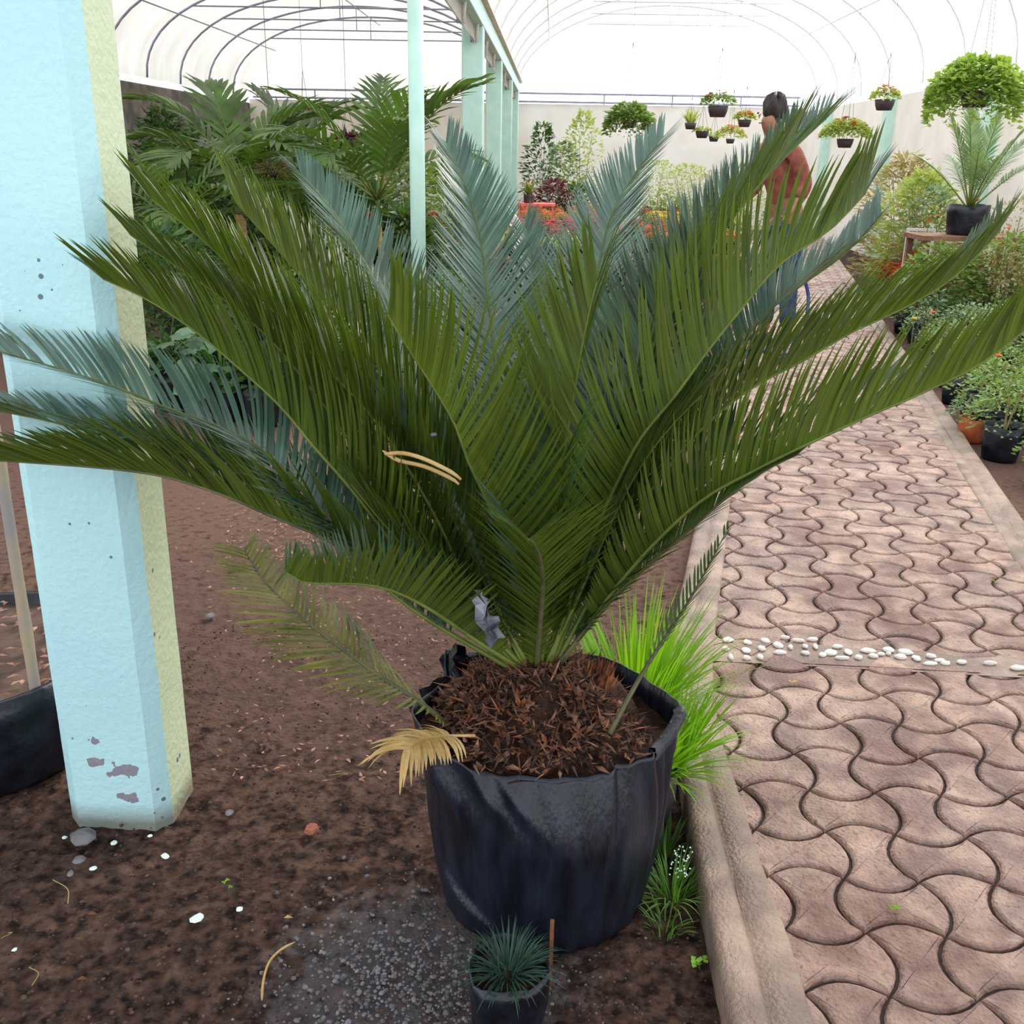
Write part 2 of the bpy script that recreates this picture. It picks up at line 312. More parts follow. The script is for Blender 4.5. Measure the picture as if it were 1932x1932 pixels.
# path: near stretch runs with the colonnade, beyond the pebble strip it bears right
AX, AY = .46, 1.227
th = math.radians(11)
def paver_cells(o, ang, cell, i0, i1, j0, j1, keep, z, mb, clampf, par=1):
    ca, sa = math.cos(ang), math.sin(ang); gap = .0035; bul = .22
    def edge(a, b, sgn, n=7):     # an arc between two lattice points, bulging to its left by sgn
        d = b-a; nn = V((-d.y, d.x, 0)); out = []
        for k in range(n):
            t = k/n; out.append(a+d*t+nn*(sgn*bul*math.sin(PI*t)**.85))
        return out
    for i in range(i0, i1):
        for j in range(j0, j1):
            c = [V((i, j, 0)), V((i+1, j, 0)), V((i+1, j+1, 0)), V((i, j+1, 0))]
            s = par if (i+j) % 2 else -par
            P = []
            for k in range(4): P += edge(c[k], c[(k+1) % 4], -s if k % 2 == 0 else s)
            ctr = V((i+.5, j+.5, 0))
            if not keep(o[0]+cell*(ctr.x*ca+ctr.y*sa), o[1]+cell*(-ctr.x*sa+ctr.y*ca)): continue
            n = len(P); jit = random.uniform(-.002, .002)*1; tx, ty = random.uniform(-.012, .012), random.uniform(-.012, .012)
            rings = []
            for ins, dz in ((0.0, -.025), (0.0, -.0075), (.0035, -.0025), (.008, 0)):
                rg = []
                for k in range(n):
                    p = P[k]; tg = (P[(k+1) % n]-P[k-1]).normalized(); nn = V((tg.y, -tg.x, 0))
                    q = p-nn*((ins+gap)/cell); u, v_ = q.x*cell, q.y*cell
                    X_, Y_ = clampf(o[0]+u*ca+v_*sa, o[1]-u*sa+v_*ca)
                    rg.append((X_, Y_, z+dz+jit+(q.x-ctr.x)*cell*tx+(q.y-ctr.y)*cell*ty))
                rings.append(rg)
            vs = [p for r_ in rings for p in r_]+[(o[0]+cell*(ctr.x*ca+ctr.y*sa), o[1]+cell*(-ctr.x*sa+ctr.y*ca), z+jit)]
            fs = [(r_*n+k, r_*n+(k+1) % n, (r_+1)*n+(k+1) % n, (r_+1)*n+k) for r_ in range(3) for k in range(n)]
            fs += [(3*n+k, 3*n+(k+1) % n, 4*n) for k in range(n)]
            mb.add(vs, fs)
pv = MB(); ZP = .06
paver_cells((.47, 1.818-.148*8, 0), 0, .148, -1, 8, 0, 15, lambda x, y: y < 2.70, ZP, pv, lambda x, y: (max(.40, min(1.56, x)), min(2.585-.043*(x-.5), y)), par=-1)
o2 = (.55, 2.70, 0)
def left_edge(y): return .505+.197*(y-2.617)
paver_cells(o2, th, .15, -3, 10, -1, 118, lambda x, y: left_edge(y)-.12 < x < left_edge(y)+1.15 and y > 2.6 and y < 20, ZP, pv, lambda x, y: (max(left_edge(y)-.05, min(left_edge(y)+1.09, x)), max(2.705-.055*(x-.5), y)))
struct(pv.build('paved_path', M['paver'], smooth=False))
jb = MB()
jb.add([(.40, .3, ZP-.012), (1.56, .3, ZP-.012), (1.56, 2.65, ZP-.012), (.45, 2.65, ZP-.012)], [(0, 1, 2, 3)])
jb.add([(.45, 2.65, ZP-.012), (1.56, 2.65, ZP-.012), (left_edge(20)+1.05, 20, ZP-.012), (left_edge(20)-.05, 20, ZP-.012)], [(0, 1, 2, 3)])
struct(jb.build('path_joint_bed', M['joint']))
mb = MB(); mb.add([(.47, 2.575, ZP-.001), (1.5, 2.53, ZP-.001), (1.5, 2.655, ZP-.001), (.47, 2.72, ZP-.001)], [(0, 1, 2, 3)])
struct(mb.build('pebble_strip_mortar', M['kerb']))
# kerbs
def kerb(poly_out, poly_in, name, zt, base=-.03):
    mb = MB(); n = len(poly_in)
    A = [V((x, y, 0)) for x, y in poly_out]; B = [V((x, y, 0)) for x, y in poly_in]
    As, _ = spline(A, 90); Bs, _ = spline(B, 90); vs = []
    prof = [(0, base), (0.0, zt-.02), (.04, zt-.006), (.12, zt), (.3, zt+.001), (.40, zt-.002), (.46, zt-.010), (.52, zt-.002), (.7, zt+.001), (.92, zt-.001), (.98, zt-.006), (1.0, zt-.03)]
    for k in range(90):
        for (t, z) in prof:
            p = As[k].lerp(Bs[k], t); q = fbm(p.x, p.y, 9)*.003
            vs.append((p.x+fbm(p.y, t, 8)*.004, p.y, z+(q if z > 0 else 0)))
    m = len(prof); mb.add(vs, [(k*m+i, k*m+i+1, (k+1)*m+i+1, (k+1)*m+i) for k in range(89) for i in range(m-1)])
    return struct(mb.build(name, M['kerb'], smooth=True))
kerb([(.335, .6), (.333, 1.4), (.333, 1.8), (.345, 2.1), (.368, 2.6), (.53, 3.4), (.85, 5.03), (2.5, 13.4), (3.8, 20)],
     [(.475, .6), (.473, 1.4), (.463, 1.8), (.455, 2.2), (.50, 2.6), (.666, 3.43), (.985, 5.05), (2.63, 13.4), (3.93, 20)], 'path_kerb', .068)
KR = [(1.47, .6), (1.50, 2.0), (1.60, 2.9), (1.93, 4.6), (2.22, 6.0), (2.86, 9.2), (3.7, 13.4), (4.98, 20)]
kerb([(x, y) for x, y in KR], [(x+.14, y) for x, y in KR], 'path_kerb_right', .066)

# walls
mb = MB(); mb.box((5.05, 5, 0), (5.2, YE+.2, 2.34)); struct(mb.build('wall_right', M['cream']))
mb = MB(); mb.box((-6.4, YE, 0), (5.2, YE+.2, 2.42)); struct(mb.build('wall_far', M['cream']))
mb = MB(); mb.box((-6.6, 6, 0), (-6.4, YE+.2, 2.35)); struct(mb.build('wall_left', M['stone'], bevel=.02))
# pilasters on the right wall, each a thing of the structure
for i, y in enumerate((9.4, 12.6, 16.4, 20.0)):
    mb = MB(); mb.box((4.93, y-.12, 0), (5.06, y+.12, 2.38)); struct(mb.build('trim_%d' % (i+1), M['mint'], bevel=.01))
# rail on top of the far wall
mb = MB()
for z in (2.46, 2.62): mb.tube([(-6.3, YE-.05, z), (5.0, YE-.05, z)], .02, 6)
for x in (-5, -3, -1, 1, 2.4, 3.8): mb.tube([(x, YE-.05, 2.42), (x, YE-.05, 2.62)], .015, 6)
struct(mb.build('trim_5', M['steel']))

# big painted column by the camera
def column(x0, x1, y0, y1, z1, ch, m1, m2, name):
    mb = MB(); P = [(x0+ch, y0), (x1-ch*1.1, y0), (x1, y0+ch*.9), (x1, y1-ch), (x1-ch, y1), (x0+ch, y1), (x0, y1-ch), (x0, y0+ch)]
    zs = [0-.02, .02, .06]+[.06+(z1-.06)*k/40 for k in range(1, 41)]; vs = []
    for z in zs:
        for k, (x, y) in enumerate(P):
            e = .0012; fl = .006*max(0, 1-z/.03) if z < .03 else 0
            vs.append((x+fbm(x*30+k, z, 9)*e, y+fbm(y*30+k, z, 7)*e, z))
    n = 8
    for j in range(len(zs)-1):
        for k in range(n):
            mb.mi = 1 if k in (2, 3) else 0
            a = j*n+k; b_ = j*n+(k+1) % n
            if j == 0 and k == 0: mb.add(vs, [(a, b_, b_+n, a+n)])
            else: mb.f.append((a, b_, b_+n, a+n)); mb.m.append(mb.mi)
    mb.f.append(tuple(range(len(vs)-n, len(vs)))); mb.m.append(0)
    o = mb.build(name, [m1, m2]); return o
c0 = column(-1.032, -.802, 1.83, 2.01, 2.61, .028, M['col_blue'], M['col_sidelit'], 'concrete_column')
tag(c0, 'thick turquoise painted concrete column with peeling foot at the left edge', 'column')
cl = ['mint concrete column nearest behind the thin round pole', 'mint concrete column, second behind the round pole', 'mint concrete column, third behind the round pole', 'farthest mint concrete column of the row, by the dark shrubs']
for i, y in enumerate((11.0, 14.8, 18.4, 21.6)):
    mb = MB(); mb.box((-.953, y, 0), (-.737, y+.22, 2.61)); o = mb.build('concrete_column', M['mint'], bevel=.015); tag(o, cl[i], 'column', 'columns of the middle row')
mb = MB(); mb.box((-.955, -1, 2.61), (-.735, YE, 2.80)); struct(mb.build('trim_6', M['mint'], bevel=.01))
mb = MB(); mb.box((-.965, -1, 2.80), (-.68, YE, 2.825)); struct(mb.build('trim_7', mat('beam_flashing', (206, 190, 170), (222, 208, 190), 5, .6)))
pr = empty('support_pole', (-.835, 6.5, 0)); tag(pr, 'slim round pale mint steel pole standing behind the cycad', 'pole')
mb = MB(); mb.tube([(0, 0, .01), (0, 0, 2.60)], .047, 24); mb.build('pole', M['mint'], pr, True)
mb = MB(); mb.box((-.1, -.1, 0), (.1, .1, .012)); mb.build('base_plate', M['mint'], pr)
mb = MB(); mb.box((-.08, -.08, 2.6), (.08, .08, 2.61)); mb.build('cap_plate', M['mint'], pr)

# greenhouse arches and film
def arch_pts(xc, hw, z0, rise, n=28, e=.0): return [(xc-(hw+e)*math.cos(PI*k/n), z0+(rise+e)*math.sin(PI*k/n)**.92) for k in range(n+1)]
LB = (-3.62, 2.78, 2.45, 1.42); RB = (2.15, 2.95, 2.45, 1.7)
def vault(b, name, m, y0, y1, e=.03):
    P = arch_pts(*b, e=e); mb = MB(); ny = 40; vs = []
    for j in range(ny+1):
        y = y0+(y1-y0)*j/ny
        for k, (x, z) in enumerate(P): vs.append((x, y, z+fbm(x, y*2, 1.3)*.02))
    n = len(P); mb.add(vs, [(j*n+k, j*n+k+1, (j+1)*n+k+1, (j+1)*n+k) for j in range(ny) for k in range(n-1)])
    return struct(mb.build(name, m, smooth=True))
vault(LB, 'ceiling', M['film_l'], 5.5, YE)
vault(RB, 'ceiling_right', M['film_r'], 4.5, YE)
for (b, nm, m) in ((LB, 'ceiling_gable_left', M['film_l']), (RB, 'ceiling_gable_right', M['film_r'])):
    P = arch_pts(*b, e=.03); mb = MB(); mb.add([(x, YE+.02, z) for x, z in P], [tuple(range(len(P)))]); struct(mb.build(nm, m))
def arches(b, ys, m, grp, lab, chord):
    P = arch_pts(*b); proto = None
    for i, y in enumerate(ys):
        if proto is None:
            proto = empty('roof_arch', (0, y, 0)); mb = MB(); mb.tube([(x, 0, z) for x, z in P], .017, 7); mb.build('arch_tube', m, proto, True)
            zz = b[2]+b[3]*chord; q = [x for x, z in P if z >= zz]; mb = MB(); mb.tube([(q[0], 0, zz), (q[-1], 0, zz)], .012, 6); mb.build('tie_bar', m, proto, True)
            mb = MB(); mb.tube([(b[0], 0, zz), (b[0], 0, b[2]+b[3])], .008, 6); mb.build('hanger', m, proto, True)
            kd = kids_of(proto); o = proto
        else: o = copy_tree(proto, kd)
        o.location = (0, y, 0); tag(o, lab+', %s from the camera' % 'first second third fourth fifth sixth seventh eighth ninth'.split()[i], 'roof arch', grp)
arches(LB, [9.4+1.5*k for k in range(9)], M['steel'], 'arches of the left bay', 'grey tubular roof arch of the left bay', .72)
arches(RB, [9.4+1.5*k for k in range(9)], M['whitesteel'], 'arches of the right bay', 'pale tubular roof arch of the right bay', .80)
for b, m, nm in ((LB, M['steel'], 'left'), (RB, M['whitesteel'], 'right')):
    P = arch_pts(*b)
    for k, lab in ((6, 'lower left'), (14, 'ridge'), (22, 'lower right')):
        mb = MB(); mb.tube([(P[k][0], 6, P[k][1]-.02), (P[k][0], YE, P[k][1]-.02)], .011, 6)
        tag(mb.build('roof_purlin', m, smooth=True), 'long %s purlin tube running under the %s bay roof' % (lab, nm), 'purlin')

# ------------------------------------------------------------------ the potted cycad
CX, CY = .02, 1.70
cy = empty('potted_cycad', (0, 0, 0)); tag(cy, 'large sago cycad with arching green fronds in a black plastic grow bag', 'potted plant')
RIM = [(-97, .195, .378), (-70, .20, .376), (-42, .215, .384), (-22, .235, .40), (-7, .255, .425), (8, .235, .42), (25, .215, .42), (54, .195, .432), (90, .19, .42), (120, .20, .418), (140, .225, .44), (150, .24, .455), (158, .215, .41), (170, .235, .405), (188, .258, .41), (205, .255, .405), (222, .245, .396), (240, .222, .384)]
def rim(a):
    d = math.degrees(a) % 360; L_ = [(x % 360, r, z) for x, r, z in RIM]; L_.sort(); L_ = [(L_[-1][0]-360,)+L_[-1][1:]]+L_+[(L_[0][0]+360,)+L_[0][1:]]
    for i in range(len(L_)-1):
        if L_[i][0] <= d <= L_[i+1][0]:
            t = (d-L_[i][0])/(L_[i+1][0]-L_[i][0]); return L_[i][1]*(1-t)+L_[i+1][1]*t, L_[i][2]*(1-t)+L_[i+1][2]*t
    return L_[0][1], L_[0][2]
mb = MB(); NA, NZ = 360, 60; vs = []
def bag_r(a, t):
    rr, zz = rim(a); d = math.degrees(a) % 360
    base = .205+.034*math.sin(min(1, t*1.3)*PI/2)**.9
    k = max(0, (t-.62)/.38)**1.4
    r = base*(1-k)+rr*k
    r += .0035*fbm(math.cos(a)*3, math.sin(a)*3+t*1.5, 1.6)*(1+t)
    r += .0030*math.sin(a*46+3*fbm(a, t, 3))*max(0, fbm(a*1.4+4, t*.6, 2)+.1)*(.12+.88*max(0, math.cos(math.radians(d-330)))**2)                    # fine vertical pleats
    for (c, wd, am, sl_) in ((-34, 3, .007, 2), (-29, 2.2, -.006, 2), (-26, 2, .006, 1), (-22, 2, -.005, 0), (-18, 1.8, .006, 0), (-14, 2, -.006, 0), (-54, 2.4, -.007, -3), (-60, 2.2, .004, -3), (-84, 5, .003, 5)):
        q = ((d-(c % 360)-sl_*math.sin(t*4)+180) % 360-180)/wd; r += 1.5*am*math.exp(-q*q)*(.35+.65*t)
    # diagonal folds at upper left front
    for (c, wd, am, t0, s_) in ((-118, 5, .009, .92, -70), (-104, 5, .008, .90, -70), (-138, 8, .010, .86, -60), (-128, 6, .008, .20, -140)):
        q = ((d-(c % 360)-(t-t0)*s_+180) % 360-180)/wd; r += 1.9*am*math.exp(-q*q)*math.exp(-((t-t0)/.13)**2)
    return r, zz
for j in range(NZ+1):
    t = j/NZ
    for k in range(NA):
        a = 2*PI*k/NA; r, zz = bag_r(a, t); vs.append((CX+r*math.cos(a), CY+r*math.sin(a), .001+zz*t))
for (dr, dz) in ((-.003, .001), (-.006, -.03), (-.008, -.09)):        # turned-in rim
    for k in range(NA):
        a = 2*PI*k/NA; r, zz = bag_r(a, 1); vs.append((CX+(r+dr)*math.cos(a), CY+(r+dr)*math.sin(a), zz+dz))
nr = NZ+4; mb.add(vs, [(j*NA+k, j*NA+(k+1) % NA, (j+1)*NA+(k+1) % NA, (j+1)*NA+k) for j in range(nr-1) for k in range(NA)])
mb.f.append(tuple(range(NA-1, -1, -1))); mb.m.append(0)
gb = mb.build('grow_bag', M['bagbig'], cy, True)
# crumpled flap at the left back of the rim
mb = MB(); rg = random.Random(3)
for (a0, a1, zt, inw) in ((140, 163, .035, .02), (150, 185, .02, -.01), (118, 138, .018, .015)):
    vs = []; n1 = 14
    for i in range(n1):
        for j in range(5):
            a = math.radians(a0+(a1-a0)*i/(n1-1)); r, zz = rim(a); u = j/4
            vs.append((CX+(r-inw*u+.008*math.sin(i*1.7)*u)*math.cos(a), CY+(r-inw*u)*math.sin(a), zz-.01+u*zt*math.sin(PI*i/(n1-1))+.005*math.sin(i*2.3)*u))
    mb.add(vs, [(i*5+j, i*5+j+1, i*5+j+6, i*5+j+5) for i in range(n1-1) for j in range(4)])
mb.build('crumpled_flap', M['bag'], gb, False)
mb = MB(); vs = []; n1 = 12                # folded lip at the right corner
for i in range(n1):
    a = math.radians(-32+27*i/(n1-1)); r, zz = rim(a)
    for (dr, dz) in ((.004, -.022-.004*math.sin(i*1.3)), (.008, -.008), (.004, .006), (-.006, .004), (-.016, -.006)):
        vs.append((CX+(r+dr)*math.cos(a), CY+(r+dr)*math.sin(a), zz+dz))
mb.add(vs, [(i*5+j, i*5+j+1, i*5+j+6, i*5+j+5) for i in range(n1-1) for j in range(4)])
tag(mb.build('folded_lip', M['bagdull'], gb, True), 'dusty grey folded lip')
# soil in the bag
mb = MB(); vs = [(CX, CY, .385)]; nr_ = 16
for j in range(1, nr_+1):
    for k in range(64):
        a = 2*PI*k/64; r, _ = bag_r(a, .93); r = (r-.006)*j/nr_; x, y = CX+r*math.cos(a), CY+r*math.sin(a)
        z = .372+.012*fbm(x, y, 18)+.008*fbm(x, y, 60, 3); vs.append((x, y, z))
mb.add(vs, [(0, 1+k, 1+(k+1) % 64) for k in range(64)]+[(1+(j-1)*64+k, 1+j*64+k, 1+j*64+(k+1) % 64, 1+(j-1)*64+(k+1) % 64) for j in range(1, nr_) for k in range(64)])
mb.build('potting_soil', M['peat'], cy, False)
# caudex: mound of old leaf bases
mb = MB(); TZ = .505; TX, TY = CX-.005, CY+.0
def mound(a, r, z): return r*(1+.09*math.sin(3*a+1)+.06*math.sin(7*a)), z
mb.lathe((TX, TY, 0), [(.165, .36), (.155, .40), (.135, .435), (.11, .465), (.085, .487), (.05, .50), (.01, .507)], 40, mound, True)
tk = mb.build('trunk', M['peat'], cy, True)
mb = MB(); rg = random.Random(11)
for i in range(3000):
    a = rg.uniform(0, 2*PI); u = rg.random()**.6; mx_ = min(.215, bag_r(a, .95)[0]-.012)*(.74 if math.cos(a-.6) > .55 else 1); R_ = mx_*u; z = .512-.125*(u**1.8)
    p = V((TX+R_*math.cos(a), TY+R_*math.sin(a), z)); mb.mi = rg.choice((0, 0, 0, 1, 2))
    out = V((math.cos(a), math.sin(a), 0)); d = (out*rg.uniform(-.3, 1.0)+UP*rg.uniform(-.1, .9)+V((rg.uniform(-.9, .9), rg.uniform(-.9, .9), 0))).normalized()
    k = rg.random(); Ls = rg.uniform(.014, .034) if k < .8 else rg.uniform(.03, .06)
    mb.leaf(p-d*.008, d, (UP+V((rg.uniform(-1, 1), rg.uniform(-1, 1), 0))).normalized(), Ls, rg.uniform(.005, .013) if k < .8 else rg.uniform(.003, .006), rg.uniform(-.8, 1.2), rg.uniform(-.5, .6))
tag(mb.build('leaf_base_scales', [M['root'], M['rootdark'], M['rust']], tk), kind='stuff')
mb = MB()                                    # rusty fibres at the right of the crown
for i in range(90):
    p = V((TX+.085+rg.uniform(-.03, .03), TY-.01+rg.uniform(-.03, .03), .455)); d = V((rg.uniform(.0, .6), rg.uniform(-.3, .3), 1)).normalized()
    mb.leaf(p, d, V((0, -1, 0)), rg.uniform(.03, .065), rg.uniform(.005, .010), rg.uniform(-.3, .6), .3)
tag(mb.build('rusty_fibres', M['rust'], tk), 'rust-brown fibres')

def frond_mesh(P, n, Lm, wd, vee=38, a0=75, a1=28, rng=random, droop=.15, start=.1, sides=(1, -1), up=UP, tipw=1, lenfn=None, miss=.0, segs=4, bend=.25, skew=0, twist=0):
    """leaflets and rachis of one pinnate leaf along the points P"""
    pts, LL = spline(P, n); lf = MB(); ns = []
    prev = None
    for i, p in enumerate(pts):
        T = (pts[min(i+1, n-1)]-pts[max(i-1, 0)]).normalized(); Nn = up-T*up.dot(T)
        if Nn.length < .12 and prev is not None: Nn = prev-T*prev.dot(T)
        Nn.normalize()
        if prev is not None: Nn = (prev-T*prev.dot(T)).normalized().lerp(Nn, .25).normalized()
        prev = Nn; t = i/(n-1)
        N2 = Matrix.Rotation(math.radians(skew+twist*t), 3, T) @ Nn; B = T.cross(N2)
        if t < start: continue
        for s in sides:
            if rng.random() < miss: continue
            u = (t-start)/(1-start)
            f = lenfn(u) if lenfn else min(1, .25+2.6*u)*(1-.55*max(0, u-.55)/.45)
            Lx = Lm*f*rng.uniform(.93, 1.06)
            ang = math.radians(a0+(a1-a0)*u**.9+rng.uniform(-3, 3)); ve = math.radians(vee+rng.uniform(-4, 4))
            side = (B*s*math.cos(ve)+N2*math.sin(ve)).normalized()
            d0 = (side*math.sin(ang)+T*math.cos(ang)).normalized()
            nrmv = (N2*math.cos(ve)-B*s*math.sin(ve)).normalized()      # adaxial side of the leaflet
            wv = d0.cross(nrmv).normalized()
            q = p.copy(); Q = [q.copy()]; W = [wd*.7]; SD = [wv]
            d = d0.copy(); dr = droop*rng.uniform(.6, 1.4); bn = bend*rng.uniform(.7, 1.3)
            for k in range(segs):
                q = q+d*(Lx/segs); Q.append(q.copy()); x = (k+1)/segs
                W.append(wd*tipw*(1 if x < .7 else max(.08, 1-(x-.7)/.3)))
                d = (d+T*bn/segs-nrmv*dr/segs-UP*dr*.4/segs).normalized(); wv2 = d.cross(nrmv)
                SD.append(wv2.normalized() if wv2.length > .01 else wv)
            if s < 0: lf.strip(Q, W, [-z for z in SD])
            else: lf.strip(Q, W, [z for z in SD])
            # keep faces turned so that the front is the adaxial side
            a_, b_, c_ = V(lf.v[lf.f[-1][0]]), V(lf.v[lf.f[-1][1]]), V(lf.v[lf.f[-1][2]])
            if (b_-a_).cross(c_-a_).dot(nrmv) < 0:
                for k in range(1, segs+1): lf.f[-k] = tuple(reversed(lf.f[-k]))
    ra = MB(); m_ = max(8, n//5); rp, _ = spline(P, m_)
    return lf, ra, rp, LL
BASE_D = depth((CX, CY-.02, .50))
def cyc_frond(px, D, Lm=.17, vee=38, mt='cycad', seed=0, a0=72, a1=31, skew=0, rt='rachis', r0=.0055, label=None, start=.12, miss=.01, pow_=1.0, dens=.0060, wd=.0057, droop=.12, bend=.25, sides=(1, -1), twist=0, lenfn=None, hook=False, name='frond'):
    P = []; L_ = [0]
    for i in range(1, len(px)): L_.append(L_[-1]+math.hypot(px[i][0]-px[i-1][0], px[i][1]-px[i-1][1]))
    for (p, l) in zip(px, L_):
        off = p[2] if len(p) > 2 else D*(l/L_[-1])**pow_
        P.append(DP(p[0], p[1], BASE_D+off))
    if -20 < px[-1][0] < 1932 and not lenfn and Lm > .15 and len(px[-1]) == 2:      # the last leaflets reach past the midrib's end
        Q_, LL = spline(P, 60); k_ = int(60*(1-.42*Lm/LL)); P = [Q_[i] for i in range(0, k_, 5)]+[Q_[k_]]
    _, LL = spline(P, 30); n = int(LL/dens); rg = random.Random(seed+100)
    lf, ra, rp, _ = frond_mesh(P, n, Lm, wd, vee, a0, a1, rg, droop, start, sides, miss=miss, skew=skew, twist=twist, bend=bend, lenfn=lenfn, segs=5)
    o = lf.build(name, M[mt], cy)
    if label: o['label'] = label
    ra.tube(rp, [r0*(1-.8*i/(len(rp)-1)) for i in range(len(rp))], 7); ra.build('midrib', M[rt], o, True)
    return o
B0 = (990, 1262)
cyc_frond([(975,1265),(860,1170),(720,1075),(600,1010),(500,968),(431,938),(326,903),(232,887),(100,876),(-60,866)], -.12, .20, 50, 'cycad', 1, rt='rachis_dark', skew=12, a1=26)
cyc_frond([(980,1262),(800,1130),(690,1040),(594,952),(543,894),(460,828),(301,764),(181,717),(22,670),(-60,650)], -.10, .19, 30, 'cycad_sheen', 2, skew=-12, miss=.15, label='blue-green frond with yellowing edges')
cyc_frond([(970,1265),(780,1150),(640,1030),(560,955),(486,912),(370,870),(282,843),(160,812),(72,790),(-60,765)], -.06, .18, 34, 'cycad_sheen', 3, miss=.12, skew=4)
cyc_frond([(985,1262),(860,1175),(790,1094),(725,1004),(667,928),(602,855),(560,800),(522,760),(431,677),(384,637),(290,572),(190,525),(90,490)], -.20, .23, 40, 'cycad', 4, skew=24)
cyc_frond([(985,1262),(940,1200),(885,1112),(830,990),(776,895),(720,810),(660,740),(600,680),(500,570),(400,470),(320,400),(260,360),(206,330)], -.16, .22, 38, 'cycad', 5, skew=20)
cyc_frond([(985,1262),(900,1180),(840,1080),(770,990),(700,890),(630,790),(560,700),(480,610),(400,550),(300,480),(220,430),(165,425)], -.17, .19, 36, 'cycad', 6, skew=18)
cyc_frond([(990,1262),(930,1130),(860,990),(785,846),(734,773),(687,690),(640,625),(585,545),(531,480),(470,410),(425,355),(397,300)], .06, .26, 44, 'cycad', 7, skew=30, a1=36)
cyc_frond([(1000,1255),(950,1050),(880,850),(810,700),(750,600),(690,500),(630,400),(580,340),(535,295)], .5, .21, 30, 'cycad_sheen', 8, skew=0)
cyc_frond([(1005,1262),(985,1120),(940,990),(886,878),(857,799),(803,708),(748,625),(720,570),(690,520),(665,480)], -.30, .27, 42, 'cycad', 9, skew=18, a1=34, pow_=1.3, label='olive frond arching towards the viewer')
cyc_frond([(1005,1260),(990,1050),(965,860),(942,725),(931,653),(917,526),(899,417),(870,327),(845,275),(822,229)], .45, .20, 28, 'cycad_sheen', 10, label='upright blue-green frond at the back')
cyc_frond([(1010,1260),(1005,1000),(1000,800),(1005,650),(1010,540),(1000,460),(978,392)], .6, .18, 30, 'cycad_sheen', 11)
cyc_frond([(1020,1262),(1040,1050),(1062,870),(1083,743),(1105,617),(1127,526),(1140,460),(1148,420)], -.33, .25, 44, 'cycad', 12, a0=60, a1=20, pow_=1.3, skew=-8)
cyc_frond([(1020,1255),(1060,1000),(1090,750),(1120,550),(1159,390),(1209,314),(1253,255),(1278,222)], .5, .19, 28, 'cycad_sheen', 13)
cyc_frond([(1030,1258),(1090,1050),(1150,880),(1210,720),(1280,570),(1370,430),(1450,330),(1530,250),(1600,190)], .28, .22, 38, 'cycad_sheen', 14, skew=-10)
cyc_frond([(1028,1258),(1080,1080),(1130,930),(1180,780),(1240,640),(1310,520),(1390,400),(1470,300),(1545,185)], .1, .23, 40, 'cycad', 15, skew=-22)
cyc_frond([(1035,1260),(1100,1060),(1160,920),(1213,821),(1267,756),(1325,676),(1376,611),(1448,524),(1485,488),(1557,441),(1615,386),(1665,320),(1690,262)], -.30, .25, 48, 'cycad', 16, skew=-28, a1=36, pow_=1.2)
cyc_frond([(1040,1260),(1130,1030),(1200,900),(1253,836),(1318,767),(1376,683),(1434,604),(1510,540),(1593,480),(1650,420),(1690,360)], .22, .19, 32, 'cycad_sheen', 17, skew=-10)
cyc_frond([(1045,1262),(1150,1060),(1230,920),(1298,840),(1380,755),(1480,700),(1579,644),(1629,615),(1695,586),(1753,557),(1819,507),(1870,455),(1925,385)], .05, .20, 44, 'cycad', 18, skew=-24)
cyc_frond([(1050,1262),(1110,1180),(1173,1095),(1250,1010),(1330,940),(1420,890),(1505,847),(1629,789),(1732,745),(1844,690),(1932,625),(1990,580)], -.34, .21, 48, 'cycad', 19, skew=-24, a1=36, pow_=1.2, label='broad frond reaching over the paved path')
cyc_frond([(1045,1264),(1100,1195),(1160,1125),(1230,1060),(1300,1000),(1370,940),(1440,890),(1500,860)], -.15, .13, 20, 'cycad', 20, rt='rachis_dark', skew=0)
cyc_frond([(1012,1268,0),(1018,1190,-.06),(1024,1110,-.15),(1020,1060,-.25),(1010,1032,-.36),(1002,1020,-.46),(996,1018,-.55)], -.5, .17, 40, 'cycad', 21, a0=85, a1=40, start=.02, rt='rachis_dark', bend=.1, label='front frond bending straight towards the viewer')
cyc_frond([(985,1264),(900,1210),(820,1155),(750,1118),(690,1103),(630,1101),(575,1099),(540,1080)], -.30, .125, 62, 'cycad', 22, a0=88, a1=70, bend=0, droop=.02, label='low frond with its tip bent flat')
# fillers inside the crown
for k, (pp, D, mt, vv) in enumerate([
    ([(1000,1262),(950,1170),(900,1070),(850,970),(800,880),(750,800),(700,720)], -.05, 'cycad', 40),
    ([(1000,1262),(940,1150),(880,1020),(830,900),(800,800),(760,700),(735,600)], .25, 'cycad', 34),
    ([(1025,1262),(1080,1130),(1130,1000),(1175,880),(1215,760),(1250,640),(1290,520),(1320,420)], .2, 'cycad', 36),
    ([(1025,1262),(1075,1160),(1120,1060),(1165,960),(1215,870),(1270,800),(1330,740),(1390,690)], -.1, 'cycad', 40),
    ([(1015,1262),(1020,1130),(1030,1000),(1045,880),(1060,760),(1075,650)], .2, 'cycad', 34),
    ([(1005,1262),(985,1150),(960,1040),(930,930),(900,830),(880,740)], .15, 'cycad', 34),
    ([(1030,1262),(1100,1170),(1165,1085),(1230,1010),(1290,940),(1340,870),(1400,810),(1450,770)], .1, 'cycad', 36),
    ([(990,1262),(910,1180),(840,1110),(770,1040),(700,960),(650,900),(600,860)], -.12, 'cycad', 40)]):
    cyc_frond(pp, D, .19, vv, mt, 30+k)
